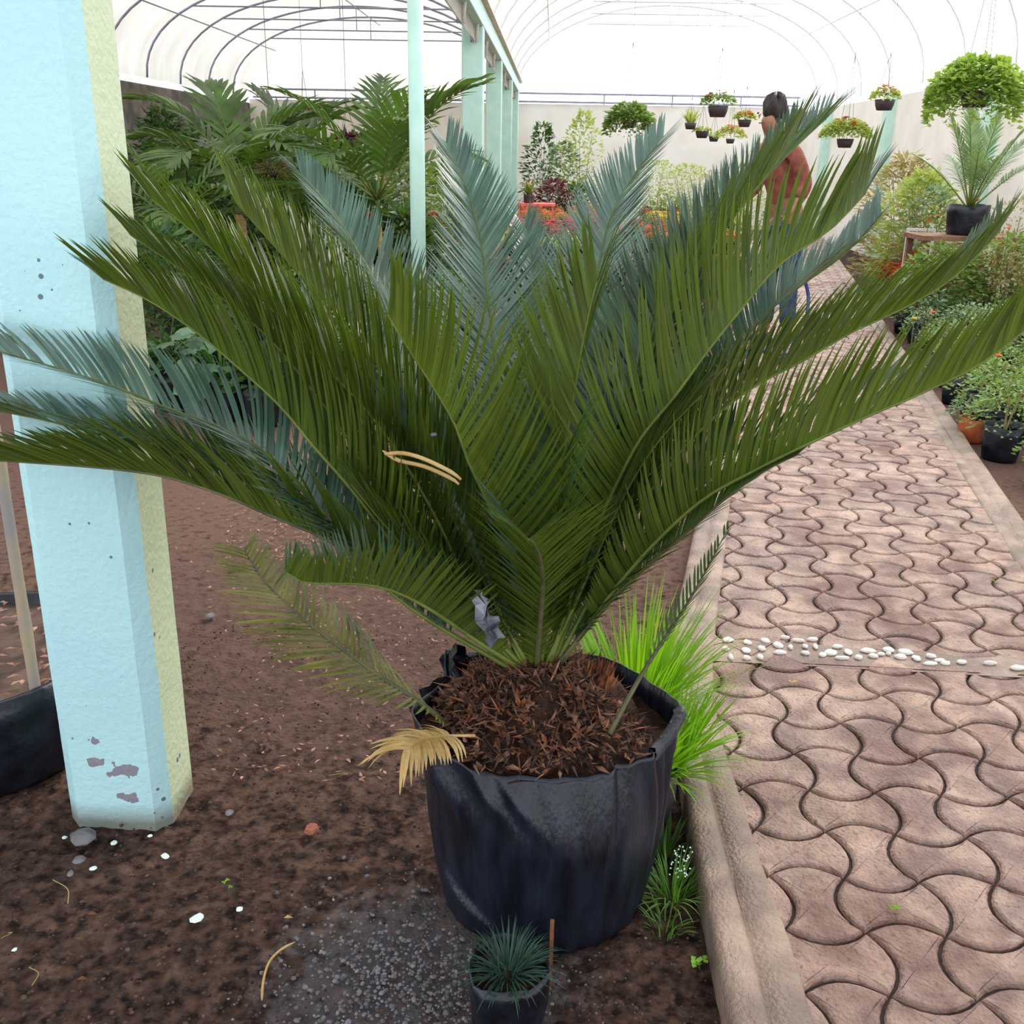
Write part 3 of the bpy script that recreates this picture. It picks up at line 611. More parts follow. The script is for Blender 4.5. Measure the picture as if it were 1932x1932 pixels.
# low yellowing frond and the thin one at the right
cyc_frond([(850,1375,-.02),(800,1330,-.06),(730,1285,-.08),(660,1235,-.08),(600,1190,-.06),(530,1130,-.04),(490,1085,0),(462,1040,.02)], 0, .15, 4, 'cycad_yellow', 50, dens=.0095, wd=.0055, start=.05, rt='rachis_dark', a0=70, a1=50, droop=.3, label='yellowing sparse frond hanging low at the left', miss=.05)
cyc_frond([(1150,1385,-.08),(1200,1290,-.03),(1250,1210,.0),(1290,1150,.03),(1330,1080,.06),(1372,1000,.1)], 0, .05, 40, 'lg_dark', 51, dens=.014, wd=.005, start=.3, rt='rachis_dark', a0=40, a1=25, label='thin sparse frond leaning right')
# dried leaf hanging over the rim
dry = cyc_frond([(895,1388,-.16),(850,1388,-.2),(820,1390,-.23),(790,1398,-.26),(765,1412,-.28)], 0, .085, 10, 'tan', 52, dens=.0042, wd=.0062, start=.35, rt='tan', r0=.003, a0=88, a1=40, droop=.9, label='dry straw-coloured leaf drooping over the rim', name='dry_frond', lenfn=lambda u: .7+.3*u)
for k, (pp, dd) in enumerate([([(725,857),(760,855),(800,866),(850,890),(870,905)], -.22), ([(722,850),(750,868),(800,880),(850,902),(866,914)], -.2), ([(620,684),(655,687),(682,692)], .02)]):
    mb = MB(); P, _ = spline([DP(x, y, BASE_D+dd) for x, y in pp], 14); mb.tube(P, [.0012]+[.0036]*11+[.003, .002], 6)
    tag(mb.build('dry_leaflet', M['tan'], cy, True), 'dry straw-coloured leaflet')
# grey film scrap caught in the crown
mb = MB(); rg = random.Random(5); vs = []
for i in range(9):
    for j in range(4):
        p = DP(885+i*5+j*8+rg.uniform(-7, 7), 1125+i*12+rg.uniform(-8, 8)-j*6, BASE_D-.13+rg.uniform(-.015, .015)); vs.append(p)
mb.add(vs, [(i*4+j, i*4+j+1, i*4+j+5, i*4+j+4) for i in range(8) for j in range(3)])
film_scrap = mb.build('plastic_scrap', M['plastic_grey']); tag(film_scrap, 'crumpled grey plastic scrap caught among the lower cycad fronds', 'plastic scrap')
sc2 = film_scrap.modifiers.new('s', 'SOLIDIFY'); sc2.thickness = .001
mb = MB(); mb.rock(DP(818, 820, BASE_D-.2), .007, .5); tag(mb.build('plastic_chip', M['plastic_grey']), 'tiny grey plastic chip stuck on an olive frond', 'plastic scrap')

# ------------------------------------------------------------------ foreground small things
def blades(mb, c, n, L, wd, spread, rng, z0=0, droop=1.0, r=.02, up=1.0, lean=(0, 0)):
    for i in range(n):
        a = rng.uniform(0, 2*PI); rr = r*rng.random()**.5
        p = V((c[0]+rr*math.cos(a), c[1]+rr*math.sin(a), c[2]+z0)); k = rng.random()**.7*spread
        d = V((math.cos(a)*k+lean[0]*rng.random(), math.sin(a)*k+lean[1]*rng.random(), up)).normalized(); l = L*rng.uniform(.55, 1.1)
        sd = V((-math.sin(a), math.cos(a), 0)); Q = [p.copy()]; W = [wd*.8]; nseg = 6
        for j in range(nseg):
            p = p+d*l/nseg; Q.append(p.copy()); x = (j+1)/nseg; W.append(wd*(1 if x < .6 else max(.06, (1-x)/.4)))
            d = (d+V((math.cos(a), math.sin(a), 0))*k*.12-UP*droop*.22*x*(.3+k)).normalized()
            if p.z < .004: p.z = .004
        mb.strip(Q, W, sd)
def pot(parent, c, r, h, m, soil=True, name='grow_bag', wob=.04, taper=.9, n=26):
    mb = MB(); ph = random.uniform(0, 6)
    def fn(a, rr, z): return rr*(1+wob*math.sin(3*a+ph)+wob*.5*math.sin(9*a+z*30)), z*(1+.03*math.sin(4*a+ph))
    P = [(r*taper*.96, 0), (r*taper, h*.08), (r*.97, h*.4), (r, h*.75), (r*1.02, h), (r*.97, h*.995), (r*.93, h*.8)]
    mb.lathe(c, P, n, fn); mb.f.append(tuple(range(n-1, -1, -1))); mb.m.append(0)
    o = mb.build(name, m, parent, True)
    if soil:
        mb = MB(); vs = [(c[0], c[1], c[2]+h*.84)]+[(c[0]+r*.95*math.cos(2*PI*k/18), c[1]+r*.95*math.sin(2*PI*k/18), c[2]+h*.82) for k in range(18)]
        mb.add(vs, [(0, 1+k, 1+(k+1) % 18) for k in range(18)]); mb.build('potting_soil', M['peat'], parent)
    return o
rg = random.Random(21)
# mondo grass in its little bag, in front
pm = G(958, 1822, .12); t = empty('potted_mondo_grass', (pm.x, pm.y, 0)); tag(t, 'small dark mondo grass in a low black bag in front of the cycad', 'potted plant')
pot(t, (0, 0, 0), .066, .125, M['bag'], wob=.07, taper=.9)
mb = MB(); blades(mb, (0, .0, .105), 150, .085, .0032, 1.5, rg, 0, 1.1, .03); mb.build('foliage', M['mondo'], t)
st = empty('plant_label', (.036, 1.41, 0)); tag(st, 'thin rust-brown stake stuck beside the small mondo grass', 'stake')
mb = MB(); mb.box((-.003, -.001, 0), (.004, .001, .155)); mb.build('stake', M['rust'], st)
# bright grass-like plants behind the bag
t = empty('potted_spider_plant', (.235, 2.10, 0)); tag(t, 'bright green grassy plant rising right behind the cycad bag', 'potted plant')
pot(t, (0, 0, 0), .075, .15, M['bag']); mb = MB(); blades(mb, (0, 0, .13), 330, .34, .006, .75, rg, 0, .8, .06); mb.build('foliage', M['grass'], t)
t = empty('potted_spider_plant', (.265, 1.925, 0)); tag(t, 'bright green grassy plant spilling right over the kerb', 'potted plant')
pot(t, (0, 0, 0), .05, .13, M['potdark'], name='pot'); mb = MB(); blades(mb, (0, 0, .11), 190, .22, .0055, 1.2, rg, 0, .8, .04, lean=(.9, .1)); blades(mb, (.05, .05, .12), 90, .19, .0055, .7, rg, 0, .6, .05, lean=(.2, .3)); mb.build('foliage', M['grass'], t)
def tuft(x, y, n, L, lab, m='weed', wd=.0035, sp=1.1, r=.03, nm='grass_tuft'):
    t = empty(nm, (x, y, 0)); mb = MB(); blades(mb, (0, 0, -.005), n, L, wd, sp, rg, 0, .9, r); o = mb.build('blades', M[m], t); tag(t, lab, 'weed'); return t
t = tuft(.282, 1.66, 90, .11, 'tuft of weedy grass with tiny white seed heads between bag and kerb')
mb = MB()
for i in range(40): mb.rock((.0+rg.uniform(-.015, .03), rg.uniform(-.02, .02), .06+rg.random()*.06), .0018, 1)
mb.build('seed_heads', M['flake'], t)
tuft(.275, 1.80, 60, .10, 'darker weed tuft against the kerb behind the seeding one', 'lg_dark', .007, .8, .035)
tuft(.26, 1.575, 30, .06, 'small grass tuft at the foot of the grow bag, nearest the camera', 'weed', .003, 1.3)
def clover(px, py, lab, s=.012):
    p = G(px, py); t = empty('clover_sprig', (p.x, p.y, 0)); mb = MB(); rg2 = random.Random(px)
    for q in range(3):
        o = V((rg2.uniform(-.012, .012), rg2.uniform(-.012, .012), .012+.008*q))
        mb.mi = 0
        for k in range(3):
            a = 2*PI*k/3+q; mb.leaf(o, V((math.cos(a), math.sin(a), .15)), UP, s, s*.95, .1, .1)
    mb.build('leaves', M['grass'], t); mb = MB(); mb.tube([(0, 0, 0), (0, 0, .02)], .0008, 5); mb.build('stalk', M['weed'], t); tag(t, lab, 'clover')
clover(1320, 1830, 'clover sprig on the soil left of the kerb, farther one'); clover(1375, 1895, 'clover sprig touching the kerb, nearest the camera')
clover(432, 1685, 'tiny bright green clover leaf alone on the dark soil', .006)
# pink petal on the grass
p = G(1236, 1180, .12); mb = MB()
for k in range(4): mb.leaf(V((0, 0, 0)), V((math.cos(k*1.6), math.sin(k*1.6), .6)), UP, .008, .007, .2, .2)
mb.tube([(0, 0, 0), (.0, .0, -p.z+.0)], .0008, 5); o = mb.build('pink_flower', M['pink']); o.location = p; tag(o, 'tiny pink flower on a thin stalk behind the grassy plant', 'flower')
# fallen leaflet, bits and stones on the soil
P, _ = spline([G(494, 1887, .003), G(497, 1850, .006), G(508, 1815, .009), G(530, 1792, .007), G(557, 1777, .004)], 16)
mb = MB(); mb.tube(P, [.0012]+[.0024]*13+[.0016, .0008], 6); tag(mb.build('fallen_leaflet', M['tan'], smooth=True), 'curved yellow leaflet lying on the dark soil', 'leaflet')
mb = MB(); mb.rock((0, 0, 0), .022, .45, rg); o = mb.build('brick_chip', M['brick']); o.location = G(588, 1565, .008); tag(o, 'reddish brick chip on the soil right of the column', 'stone')
for (px, py, r, lab) in ((150, 1622, .012, 'pinkish grey stone in front of the column foot'), (433, 1533, .012, 'bluish grey stone right of the column foot'), (155, 1578, .028, 'dark flat stone leaning on the column foot'), (397, 1162, .02, 'pale clod of litter behind the column'), (133, 1648, .009, 'small beige stone near the pinkish stone')):
    mb = MB(); mb.rock((0, 0, 0), r, .45, rg); o = mb.build('stone', M['greystone']); o.location = G(px, py, r*.25); tag(o, lab, 'stone')
fl = [(215, 1590, .009, 'largest mint paint flake below the column front'), (312, 1615, .010, 'crumpled mint paint flake, right of the others'), (176, 1638, .007, 'mint paint flake left of the pair below the column'), (122, 1580, .006, 'mint paint flake at the left corner of the column foot'), (283, 1577, .005, 'small mint paint flake near the column right corner'), (27, 1792, .006, 'blue-green paint flake at the left frame edge'), (372, 1732, .013, 'white paint flake far out on the dark soil'), (452, 1715, .007, 'cream chip right of the white flake')]
for (px, py, r, lab) in fl:
    mb = MB(); mb.rock((0, 0, 0), r, .3, rg); o = mb.build('paint_flake', M['flake']); o.location = G(px, py, r*.25); tag(o, lab, 'paint flake')
for (px, py, lab, m) in ((145, 1848, 'orange-brown leaf chip at the lower left', 'rust'), (240, 1652, 'rust leaf chip below the column', 'rust'), (683, 1620, 'orange leaf chip left of the grow bag', 'rust'), (165, 1725, 'curled orange leaf chip on dark soil', 'rust'), (535, 1732, 'small tan leaf chip above the yellow leaflet', 'tan')):
    p = G(px, py, .004); mb = MB(); mb.leaf(V((0, 0, 0)), V((1, .3, .1)), UP, .018, .009, .5, .3); o = mb.build('leaf_chip', M[m]); o.location = p; tag(o, lab, 'leaf chip')
for k, (px, py, px2, py2, lab) in enumerate([(100, 1660, 128, 1705, 'pale curled root fibre below the column'), (55, 1825, 60, 1860, 'short pale fibre at the lower left'), (2, 1770, 15, 1760, 'pale fibre at the left frame edge'), (620, 1463, 665, 1460, 'straw lying left of the grow bag')]):
    a, b_ = G(px, py, .004), G(px2, py2, .004); m_ = (a+b_)/2+V((.012, .006, .002)); P, _ = spline([a, m_, b_], 10); mb = MB(); mb.tube(P, .0009, 5); tag(mb.build('root_fibre', M['lg_dry']), lab, 'fibre')
# crumbs and gravel: nobody could count them
def scatter(name, n, fn, m, r0, r1, lab, seed, flat=.6):
    rr = random.Random(seed); mb = MB()
    for i in range(n):
        x, y = fn(rr); mb.rock((x, y, r0*.1), rr.uniform(r0, r1)*rr.uniform(.5, 1), flat, rr)
    o = mb.build(name, M[m]); tag(o, lab, 'soil', kind='stuff'); return o
def inb(x, y): return (x-CX)**2+(y-CY)**2 < .22**2 or (-1.04 < x < -.79 and 1.82 < y < 2.02)
def s1(rr):
    while True:
        x, y = rr.uniform(-1.3, .33), 1.25+rr.random()**1.5*1.6
        if not inb(x, y): return x, y
scatter('soil_crumbs', 4200, s1, 'crumb', .0018, .0055, 'brown soil crumbs strewn over the dark ground', 1)
def s2(rr):
    while True:
        x, y = rr.gauss(-.2, .13), rr.gauss(1.42, .11)
        if not inb(x, y) and x < .3: return x, y
scatter('grey_gravel', 1500, s2, 'gravel', .0018, .006, 'grey gravelly crumbs left of the cycad bag', 2)
def s3(rr): return rr.uniform(-.8, .32), rr.uniform(2.0, 5.2)
def s4(rr): return rr.gauss(-.78, .25), rr.gauss(3.9, .45)
for nm, n, fn, lab, sd in (('leaf_litter', 1700, s3, 'scattered reddish leaf litter on the trodden soil', 3), ('leaf_litter', 1900, s4, 'dense patch of pale leaf litter behind the left fronds', 4)):
    rr = random.Random(sd); mb = MB()
    for i in range(n):
        x, y = fn(rr)
        if inb(x, y): continue
        a = rr.uniform(0, 6.3); mb.leaf(V((x, y, .006)), V((math.cos(a), math.sin(a), rr.uniform(-.1, .3))), UP, rr.uniform(.008, .026), rr.uniform(.004, .010), rr.uniform(-.3, .5), rr.uniform(-.3, .3))
    tag(mb.build(nm, M['litter']), lab, 'leaf litter', kind='stuff')
# white pebbles set in the mortar strip, each where it lies
def ORDN(i):
    i += 1; o_ = 'zeroth first second third fourth fifth sixth seventh eighth ninth tenth eleventh twelfth thirteenth fourteenth fifteenth sixteenth seventeenth eighteenth nineteenth'.split()
    if i < 20: return o_[i]
    t_ = ('twenty', 'thirty', 'forty')[i//10-2]; return (t_[:-1]+'ieth') if i % 10 == 0 else t_+'-'+o_[i % 10]
PB = [(224,785,38,22),(336,800,32,20),(440,792,34,17),(552,772,42,9),(630,790,40,9),(712,783,46,9),(212,838,30,14),(240,885,14,26),(330,846,38,22),(418,835,32,15),(515,818,32,24),(585,828,18,18),(670,823,22,16),(730,825,16,18),(332,890,30,14),(410,885,26,22),(524,858,56,16),(672,862,34,11),(770,872,24,20),(855,825,44,12),(818,860,44,24),(918,856,32,28),(885,892,50,8),(978,887,26,14),(1035,848,46,14),(1062,878,36,16),(1108,868,30,11),(1150,845,36,18),(1150,866,20,8),(1248,856,44,15),(1220,884,44,15),(1312,892,26,18),(1396,880,32,13),(1392,923,54,14),(1445,905,40,12),(1478,922,46,13),(1572,914,40,13),(1735,920,46,9),(1892,948,50,16)]
for pi_, (x, y, a, b_) in enumerate(sorted(PB)):
    p = G(1300+x/3.057, 950+y/3.057, ZP+.004); s_ = p.y*1.06/1900/3.057
    mb = MB(); mb.rock((0, 0, 0), 1, 1, rg); o = mb.build('white_pebble', M['pebble'], smooth=True); o.location = p; o.scale = (a*s_*.95, b_*s_*1.7, .007)
    tag(o, 'white pebble in the strip across the path, %s counted from the left' % ORDN(pi_), 'pebble', 'pebbles of the strip')
for (px, py, lab, c) in ((1685, 1716, 'small fresh green leaf on the nearest pavers', 'grass'), (1877, 1098, 'little green leaf on the darker pavers at right', 'grass'), (1838, 945, 'green leaf scrap beside the right kerb', 'weed'), (1850, 966, 'red petal cluster beside the right kerb', 'coral'), (1493, 1288, 'cream petal just below the pebble strip', 'tan')):
    p = G(px, py, ZP+.006); mb = MB(); mb.leaf(V((0, 0, 0)), V((1, .4, .2)), UP, .022, .010, .3, .3); mb.leaf(V((0, 0, 0)), V((-.4, .8, .3)), UP, .014, .009, .3, .3); o = mb.build('fallen_leaf', M[c]); o.location = p; tag(o, lab, 'leaf')
# big black bag and bamboo at the left edge
t = empty('large_grow_bag', (-1.42, 2.16, 0)); tag(t, 'wide black plastic grow bag of soil behind the turquoise column', 'grow bag')
pot(t, (0, 0, 0), .345, .24, M['bag'], wob=.015, taper=.98, n=60, soil=False)
mb = MB(); vs = [(0, 0, .215)]
for j in range(1, 8):
    for k in range(40): a = 2*PI*k/40; r = .335*j/7; vs.append((r*math.cos(a), r*math.sin(a), .205+.015*fbm(r*math.cos(a), r*math.sin(a), 14)))
mb.add(vs, [(0, 1+k, 1+(k+1) % 40) for k in range(40)]+[(1+(j-1)*40+k, 1+j*40+k, 1+j*40+(k+1) % 40, 1+(j-1)*40+(k+1) % 40) for j in range(1, 7) for k in range(40)])
mb.build('potting_soil', M['soil'], t, True)
mb = MB()
for i in range(160):
    a = rg.uniform(0, 6.3); r = .31*rg.random()**.5; b2 = rg.uniform(0, 6.3); mb.leaf(V((r*math.cos(a), r*math.sin(a), .222)), V((math.cos(b2), math.sin(b2), .1)), UP, .03, .012, .3, .2)
tag(mb.build('leaf_litter', M['litter'], t), kind='stuff')
b0 = G(68, 1308, .225); b1 = VY(-4, 850, b0.y+.05); dd = b1-b0
mb = MB(); pts = [b0+dd*(k/16)*2.2 for k in range(17)]; mb.tube([b0-dd*.1]+pts, [.0125]+[.0125+(.002 if k % 5 == 2 else 0) for k in range(17)], 12)
t = mb.build('bamboo_cane', M['bamboo'], smooth=True); tag(t, 'bamboo cane leaning behind the turquoise column', 'cane')

# ------------------------------------------------------------------ plants of the nursery
def bush(mb, c, r, h, n, L, W, rng, z0=0, shape='dome', droop=.4, up=.5):
    for i in range(n):
        a = rng.uniform(0, 2*PI)
        if shape == 'dome': u = rng.random()**.5; z = math.sqrt(max(0, 1-u*u))*rng.uniform(.55, 1.0)
        elif shape == 'column': z = rng.random(); u = rng.random()**.5*(1 if z < .7 else (1-z)/.3*.8+.2)
        elif shape == 'trail': u = rng.random()**.45; z = rng.uniform(.2, 1)*math.sqrt(max(0, 1-u*u*.9))-1.1*max(0, u-.55)/.45*rng.random()
        p = V((c[0]+r*u*math.cos(a), c[1]+r*u*math.sin(a), c[2]+z0+h*z))
        d = V((math.cos(a)*(.4+u), math.sin(a)*(.4+u), up*rng.uniform(-.6, 1.6)))+V((rng.uniform(-.5, .5), rng.uniform(-.5, .5), 0))
        mb.leaf(p, d, (UP+V((math.cos(a)+rng.uniform(-1, 1), math.sin(a)+rng.uniform(-1, 1), rng.uniform(-.4, .4)))*.75).normalized(), L*rng.uniform(.6, 1.15), W*rng.uniform(.7, 1.1), droop*rng.uniform(0, 1.5), rng.uniform(0, .25))
def blossoms(mb, c, r, h, n, s, rng, z0=0, top=.55):
    for i in range(n):
        a = rng.uniform(0, 2*PI); u = rng.random()**.5*.95; z = math.sqrt(1-u*u)*1.02; p = V((c[0]+r*u*math.cos(a), c[1]+r*u*math.sin(a), c[2]+z0+h*z+s*.2))
        for k in range(5):
            b_ = 2*PI*k/5+a; mb.leaf(p, V((math.cos(b_), math.sin(b_), .35)), UP, s, s*.9, .2, .1)
def shrub(loc, r, h, leafm, n, L, W, lab, grp, rng, potr=.09, poth=.13, potm='bag', flower=None, fn=0, fs=.02, shape='dome', cat='potted plant', name='potted_shrub', potname='grow_bag', droop=.4, stems=3, lobed=False, up=.5):
    t = empty(name, loc); tag(t, lab, cat, grp)
    pot(t, (0, 0, 0), potr, poth, M[potm], soil=False, name=potname, n=18)
    mb = MB(); bush(mb, (0, 0, poth*.8), r, h, n, L, W, rng, 0, shape, droop, up); mb.build('foliage', M[leafm], t)
    if stems:
        mb = MB()
        for k in range(stems):
            a = rng.uniform(0, 6.3); mb.tube([(0, 0, poth*.7), (r*.2*math.cos(a), r*.2*math.sin(a), poth+h*.45), (r*.4*math.cos(a), r*.4*math.sin(a), poth+h*.8)], [.006, .005, .003], 5)
        mb.build('stems', M['stem'], t)
    if flower:
        mb = MB(); blossoms(mb, (0, 0, poth*.8), r, h, fn, fs, rng); mb.build('flowers', M[flower], t)
    return t
ORD = 'first second third fourth fifth sixth seventh eighth ninth tenth'.split()
def grid(proto, spots, lab, grp, rng, sc=(.85, 1.15), nx=0):
    kd = kids_of(proto)
    for i, (x, y, z) in enumerate(spots):
        o = proto if i == 0 else copy_tree(proto, kd)
        o.location = (x, y, z); o.rotation_euler = (0, 0, rng.uniform(0, 6.3)); s_ = rng.uniform(*sc); o.scale = (s_, s_, s_*rng.uniform(.9, 1.1)); tag(o, '%s, %s row back, %s from its left' % (lab, ORD[i//nx], ORD[i % nx]) if nx else lab, None, grp)
def cells(x0, x1, y0, y1, nx, ny, rng, z=0, slope=0, jit=.25):
    out = []
    for j in range(ny):
        for i in range(nx):
            y = y0+(y1-y0)*(j+.5)/ny; x = x0+(x1-x0)*(i+.5)/nx+slope*(y-y0)
            out.append((x+rng.uniform(-jit, jit)*(x1-x0)/nx, y+rng.uniform(-jit, jit)*(y1-y0)/ny, z))
    return out
rg = random.Random(77)
def kx(y): return 1.93+.208*(y-4.6)+.17      # soil edge right of the right kerb
# right hand beds: low shrubs in black bags
for (nm, lm, lab, sp, n, L, W, fl, nxx) in (
    ('a', 'lg_mid', 'mid-green shrub bag right of path', [(kx(y)+.13+i*.27, y) for y in (4.95, 5.35, 5.8, 6.25, 6.7, 7.2) for i in range(5)], 420, .035, .018, None, 5),
    ('b', 'lg_grey', 'grey-green shrub bag farther right of path', [(kx(y)+.15+i*.29, y) for y in (7.6, 8.0, 8.45, 8.9) for i in range(6) if kx(y)+.15+i*.29 < 4.6], 380, .04, .02, None, 5)):
    pr = shrub((0, 0, 0), .19, .25, lm, n, L, W, lab, 'low shrubs right of the path '+nm, rg, .095, .17, 'bag', fl, 0, 0)
    grid(pr, [(x+rg.uniform(-.04, .04), y+rg.uniform(-.05, .05), 0) for x, y in sp if x < 4.8], lab, 'low shrubs right of the path '+nm, rg, nx=nxx)
t = shrub(G(1830, 832)+V((0, 0, 0)), .14, .14, 'lg_grey', 260, .03, .017, 'low shrub in a square-shouldered terracotta pot beside the right kerb', None, rg, .068, .13, 'terra', name='potted_shrub', potname='pot')
t = shrub((2.33, 4.52, 0), .16, .16, 'lg_mid', 260, .035, .02, 'shrub in a fat black bag right of the terracotta pot', None, rg, .10, .15, 'bag')
t = shrub((2.13, 3.62, 0), .13, .16, 'grass', 150, .06, .035, 'broad-leaved bright green plant in a black bag at the right frame edge', None, rg, .085, .15, 'bag')
t = shrub((2.08, 3.36, 0), .10, .12, 'lg_dark', 120, .04, .025, 'dark plant in a black bag with a red tag, nearest at the right frame edge', None, rg, .075, .13, 'bag')
# orange and yellow single flowers over the right bed
for (px, py, Y, m, lab) in ((1882, 672, 5.3, 'orange', 'single orange flower above the low shrubs at right'), (1725, 602, 6.9, 'yellow', 'single yellow flower at the near corner of the right bed'), (1760, 590, 7.0, 'orange', 'small orange flower right of the yellow one'), (1845, 378+0, 9.2, 'coral', 'pink rose-like flower below the black bag palm'), (1903, 432, 8.0, 'coral', 'coral flower at the right frame edge above the shrubs'), (1752, 417, 9.6, 'red', 'dark red flower near the pale frame'), (1770, 408, 9.6, 'coral', 'pale pink flower near the pale frame')):
    p = VY(px, py, Y); mb = MB(); s_ = .028
    for k in range(8): b_ = k*2.4; mb.leaf(V((0, 0, 0)), V((math.cos(b_), math.sin(b_), .2+.1*k)), UP, s_, s_*.9, .2, .1)
    mb.mi = 0; q = t = empty('flower', p); mb.build('petals', M[m], q); mb = MB(); mb.tube([(0, 0, 0), (.01, .01, -.2), (.0, .02, -(p.z-.01))], .003, 5); mb.build('stalk', M['weed'], q); tag(q, lab, 'flower')
# flower blocks beyond
def bench(x0, x1, y0, y1, z, lab, nm='plant_bench'):
    t = empty(nm, ((x0+x1)/2, (y0+y1)/2, 0)); tag(t, lab, 'bench'); hx, hy = (x1-x0)/2, (y1-y0)/2
    mb = MB(); mb.box((-hx, -hy, z-.04), (hx, hy, z)); mb.build('bench_top', M['benchwood'], t)
    for sx in (-1, 1):
        for sy in (-1, 1): mb = MB(); mb.box((sx*hx*.9-.03, sy*hy*.95-.03, 0), (sx*hx*.9+.03, sy*hy*.95+.03, z-.04)); mb.build('leg', M['benchwood'], t)
M['benchwood'] = mat('bench_wood', (112, 80, 62), (150, 112, 90), 10, .8, .3)
bench(-.6, .85, 10.2, 13.6, .44, 'low brown bench under the pink bedding plants beside the mint columns')
bench(-.6, 1.1, 14.4, 17.6, .44, 'low brown bench under the coral bedding plants farther back')
bench(.95, 2.1, 11.0, 13.6, .44, 'low brown bench under the orange bedding plants left of the path')
bench(1.3, 2.7, 14.5, 17.4, .44, 'low brown bench under the yellow and red strips left of the path')
bench(-2.1, -1.0, 8.5, 11.3, .5, 'brown bench of pots seen beside the round pole')
def block(m, lm, x0, x1, y0, y1, nx, ny, lab, grp, fn=26, fs=.022, slope=0, r=.11, h=.12, z=0, potm='bag'):
    pr = shrub((0, 0, 0), r, h, lm, 150, .035, .022, lab, grp, rg, .06, .10, potm, m, fn, fs, stems=0, name='potted_flowers')
    grid(pr, cells(x0, x1, y0, y1, nx, ny, rg, z, slope), lab, grp, rg, nx=nx)
block('pink', 'lg_mid', -.5, .75, 11.2, 13.5, 6, 9, 'pink bedding plant beside mint columns', 'pink bedding block', 34, .03, z=.44)
block('coral', 'lg_light', -.5, 1.0, 14.6, 17.6, 6, 8, 'coral bedding plant before dark shrubs', 'coral bedding block', 30, .03, z=.44)
block(None, 'lg_light', -.5, .75, 10.25, 11.1, 6, 4, 'lime bedding plant beside mint columns', 'lime bedding block', z=.44)
block('orange', 'lg_mid', 1.0, 2.05, 11.1, 13.5, 5, 8, 'orange bedding plant left of path', 'orange bedding block', 36, .03, z=.44)
block('yellow', 'lg_light', 1.4, 2.65, 14.6, 15.8, 6, 4, 'yellow bedding plant left of path', 'yellow bedding strip', 40, .03, z=.44)
block('red', 'lg_mid', 1.4, 2.65, 16.0, 17.3, 6, 4, 'red bedding plant behind yellow strip', 'red bedding strip', 34, .03, z=.44)
block('red', 'lg_mid', 3.12, 3.75, 9.2, 11.4, 3, 8, 'red bedding plant right of path', 'red bedding right of path', 60, .036, .2, h=.34)
block('pink', 'lg_dark', 3.6, 4.3, 10.8, 12.6, 3, 6, 'pink bedding plant behind red ones', 'pink bedding right of path', 50, .036, .2, z=0.0, h=.42)
block('red', 'purple', -1.95, -1.15, 9.6, 11.2, 4, 5, 'dark-leaved red plant behind round pole', 'red bedding behind the pole', 30, .03, z=.5, h=.2)
block('coral', 'lg_light', -1.9, -1.15, 8.6, 9.4, 4, 3, 'lime-leaved plant behind round pole', 'lime bedding behind the pole', 24, .014, z=.5)
# shrubs in the background on the right
def one(px, py, Y, r, h, lm, n, L, W, lab, shape='dome', potr=.14, poth=.2, z=0, fl=None, fn=0, **k):
    p = VY(px, py, Y); return shrub((p.x, Y, z), r, h, lm, n, L, W, lab, None, rg, potr, poth, 'bag', fl, fn, .03, shape=shape, **k)
one(1022, 300, 18.6, .34, 1.75, 'lg_dark', 900, .12, .05, 'tall dark broad-leaved shrub just right of the last mint column', 'column')
one(1062, 300, 18.2, .42, 1.45, 'lg_grey', 900, .11, .05, 'grey-green tall shrub in the middle of the far dark group', 'column')
one(1098, 300, 18.0, .38, 1.95, 'lg_light', 900, .10, .045, 'tallest pale shrub of the far dark group', 'column')
one(1045, 330, 17.0, .4, .85, 'purple', 700, .12, .05, 'purple-brown leaved shrub low in the far group', 'column')
one(1085, 330, 17.2, .35, .8, 'lg_dark', 700, .10, .045, 'low dark shrub right of the purple one', 'column')
one(1240, 330, 17.8, .7, 1.2, 'lg_light', 1500, .06, .03, 'feathery yellow-green shrub before the far wall, left one', 'column')
one(1300, 330, 17.4, .7, 1.15, 'lg_light', 1500, .06, .03, 'feathery yellow-green shrub before the far wall, right one', 'column')
one(1262, 360, 16.9, .45, .8, 'lg_mid', 900, .07, .035, 'rounded green shrub in front of the feathery ones')
one(1350, 330, 17.6, .6, 1.05, 'lg_dry', 1300, .06, .02, 'straw-coloured airy shrub before the far wall', 'column')
one(1400, 330, 16.5, .6, .9, 'lg_mid', 1100, .07, .035, 'green shrub hidden behind the tall right fronds', 'column')
one(1480, 330, 15.5, .6, .95, 'lg_dry', 1100, .06, .02, 'straw-coloured shrub far behind the right fronds', 'column')
one(1700, 400, 12.0, .45, 1.3, 'lg_dry', 2000, .13, .03, 'tall dry-looking clump by the right wall', 'column')
one(1745, 360, 11.2, .42, 1.15, 'lg_light', 1900, .11, .035, 'pale green clump beside the black bag palm', 'column')
one(1770, 330, 10.8, .35, 1.0, 'lg_grey', 900, .09, .03, 'grey-green drooping clump left of the black bag palm', 'column')
one(1920, 440, 8.6, .34, .7, 'lg_mid', 900, .06, .03, 'dense green shrub at the right frame edge', 'column')
one(1790, 430, 8.75, .40, .62, 'lg_mid', 1800, .07, .035, 'fine-leaved low shrub below the black bag palm')
one(1920, 400, 9.6, .4, .95, 'lg_dry', 900, .06, .02, 'airy straw-coloured shrub behind the right frame edge shrub', 'column')
one(1885, 450, 8.75, .40, .66, 'lg_dry', 1800, .07, .03, 'low straw-coloured shrub in front of the plant bench')

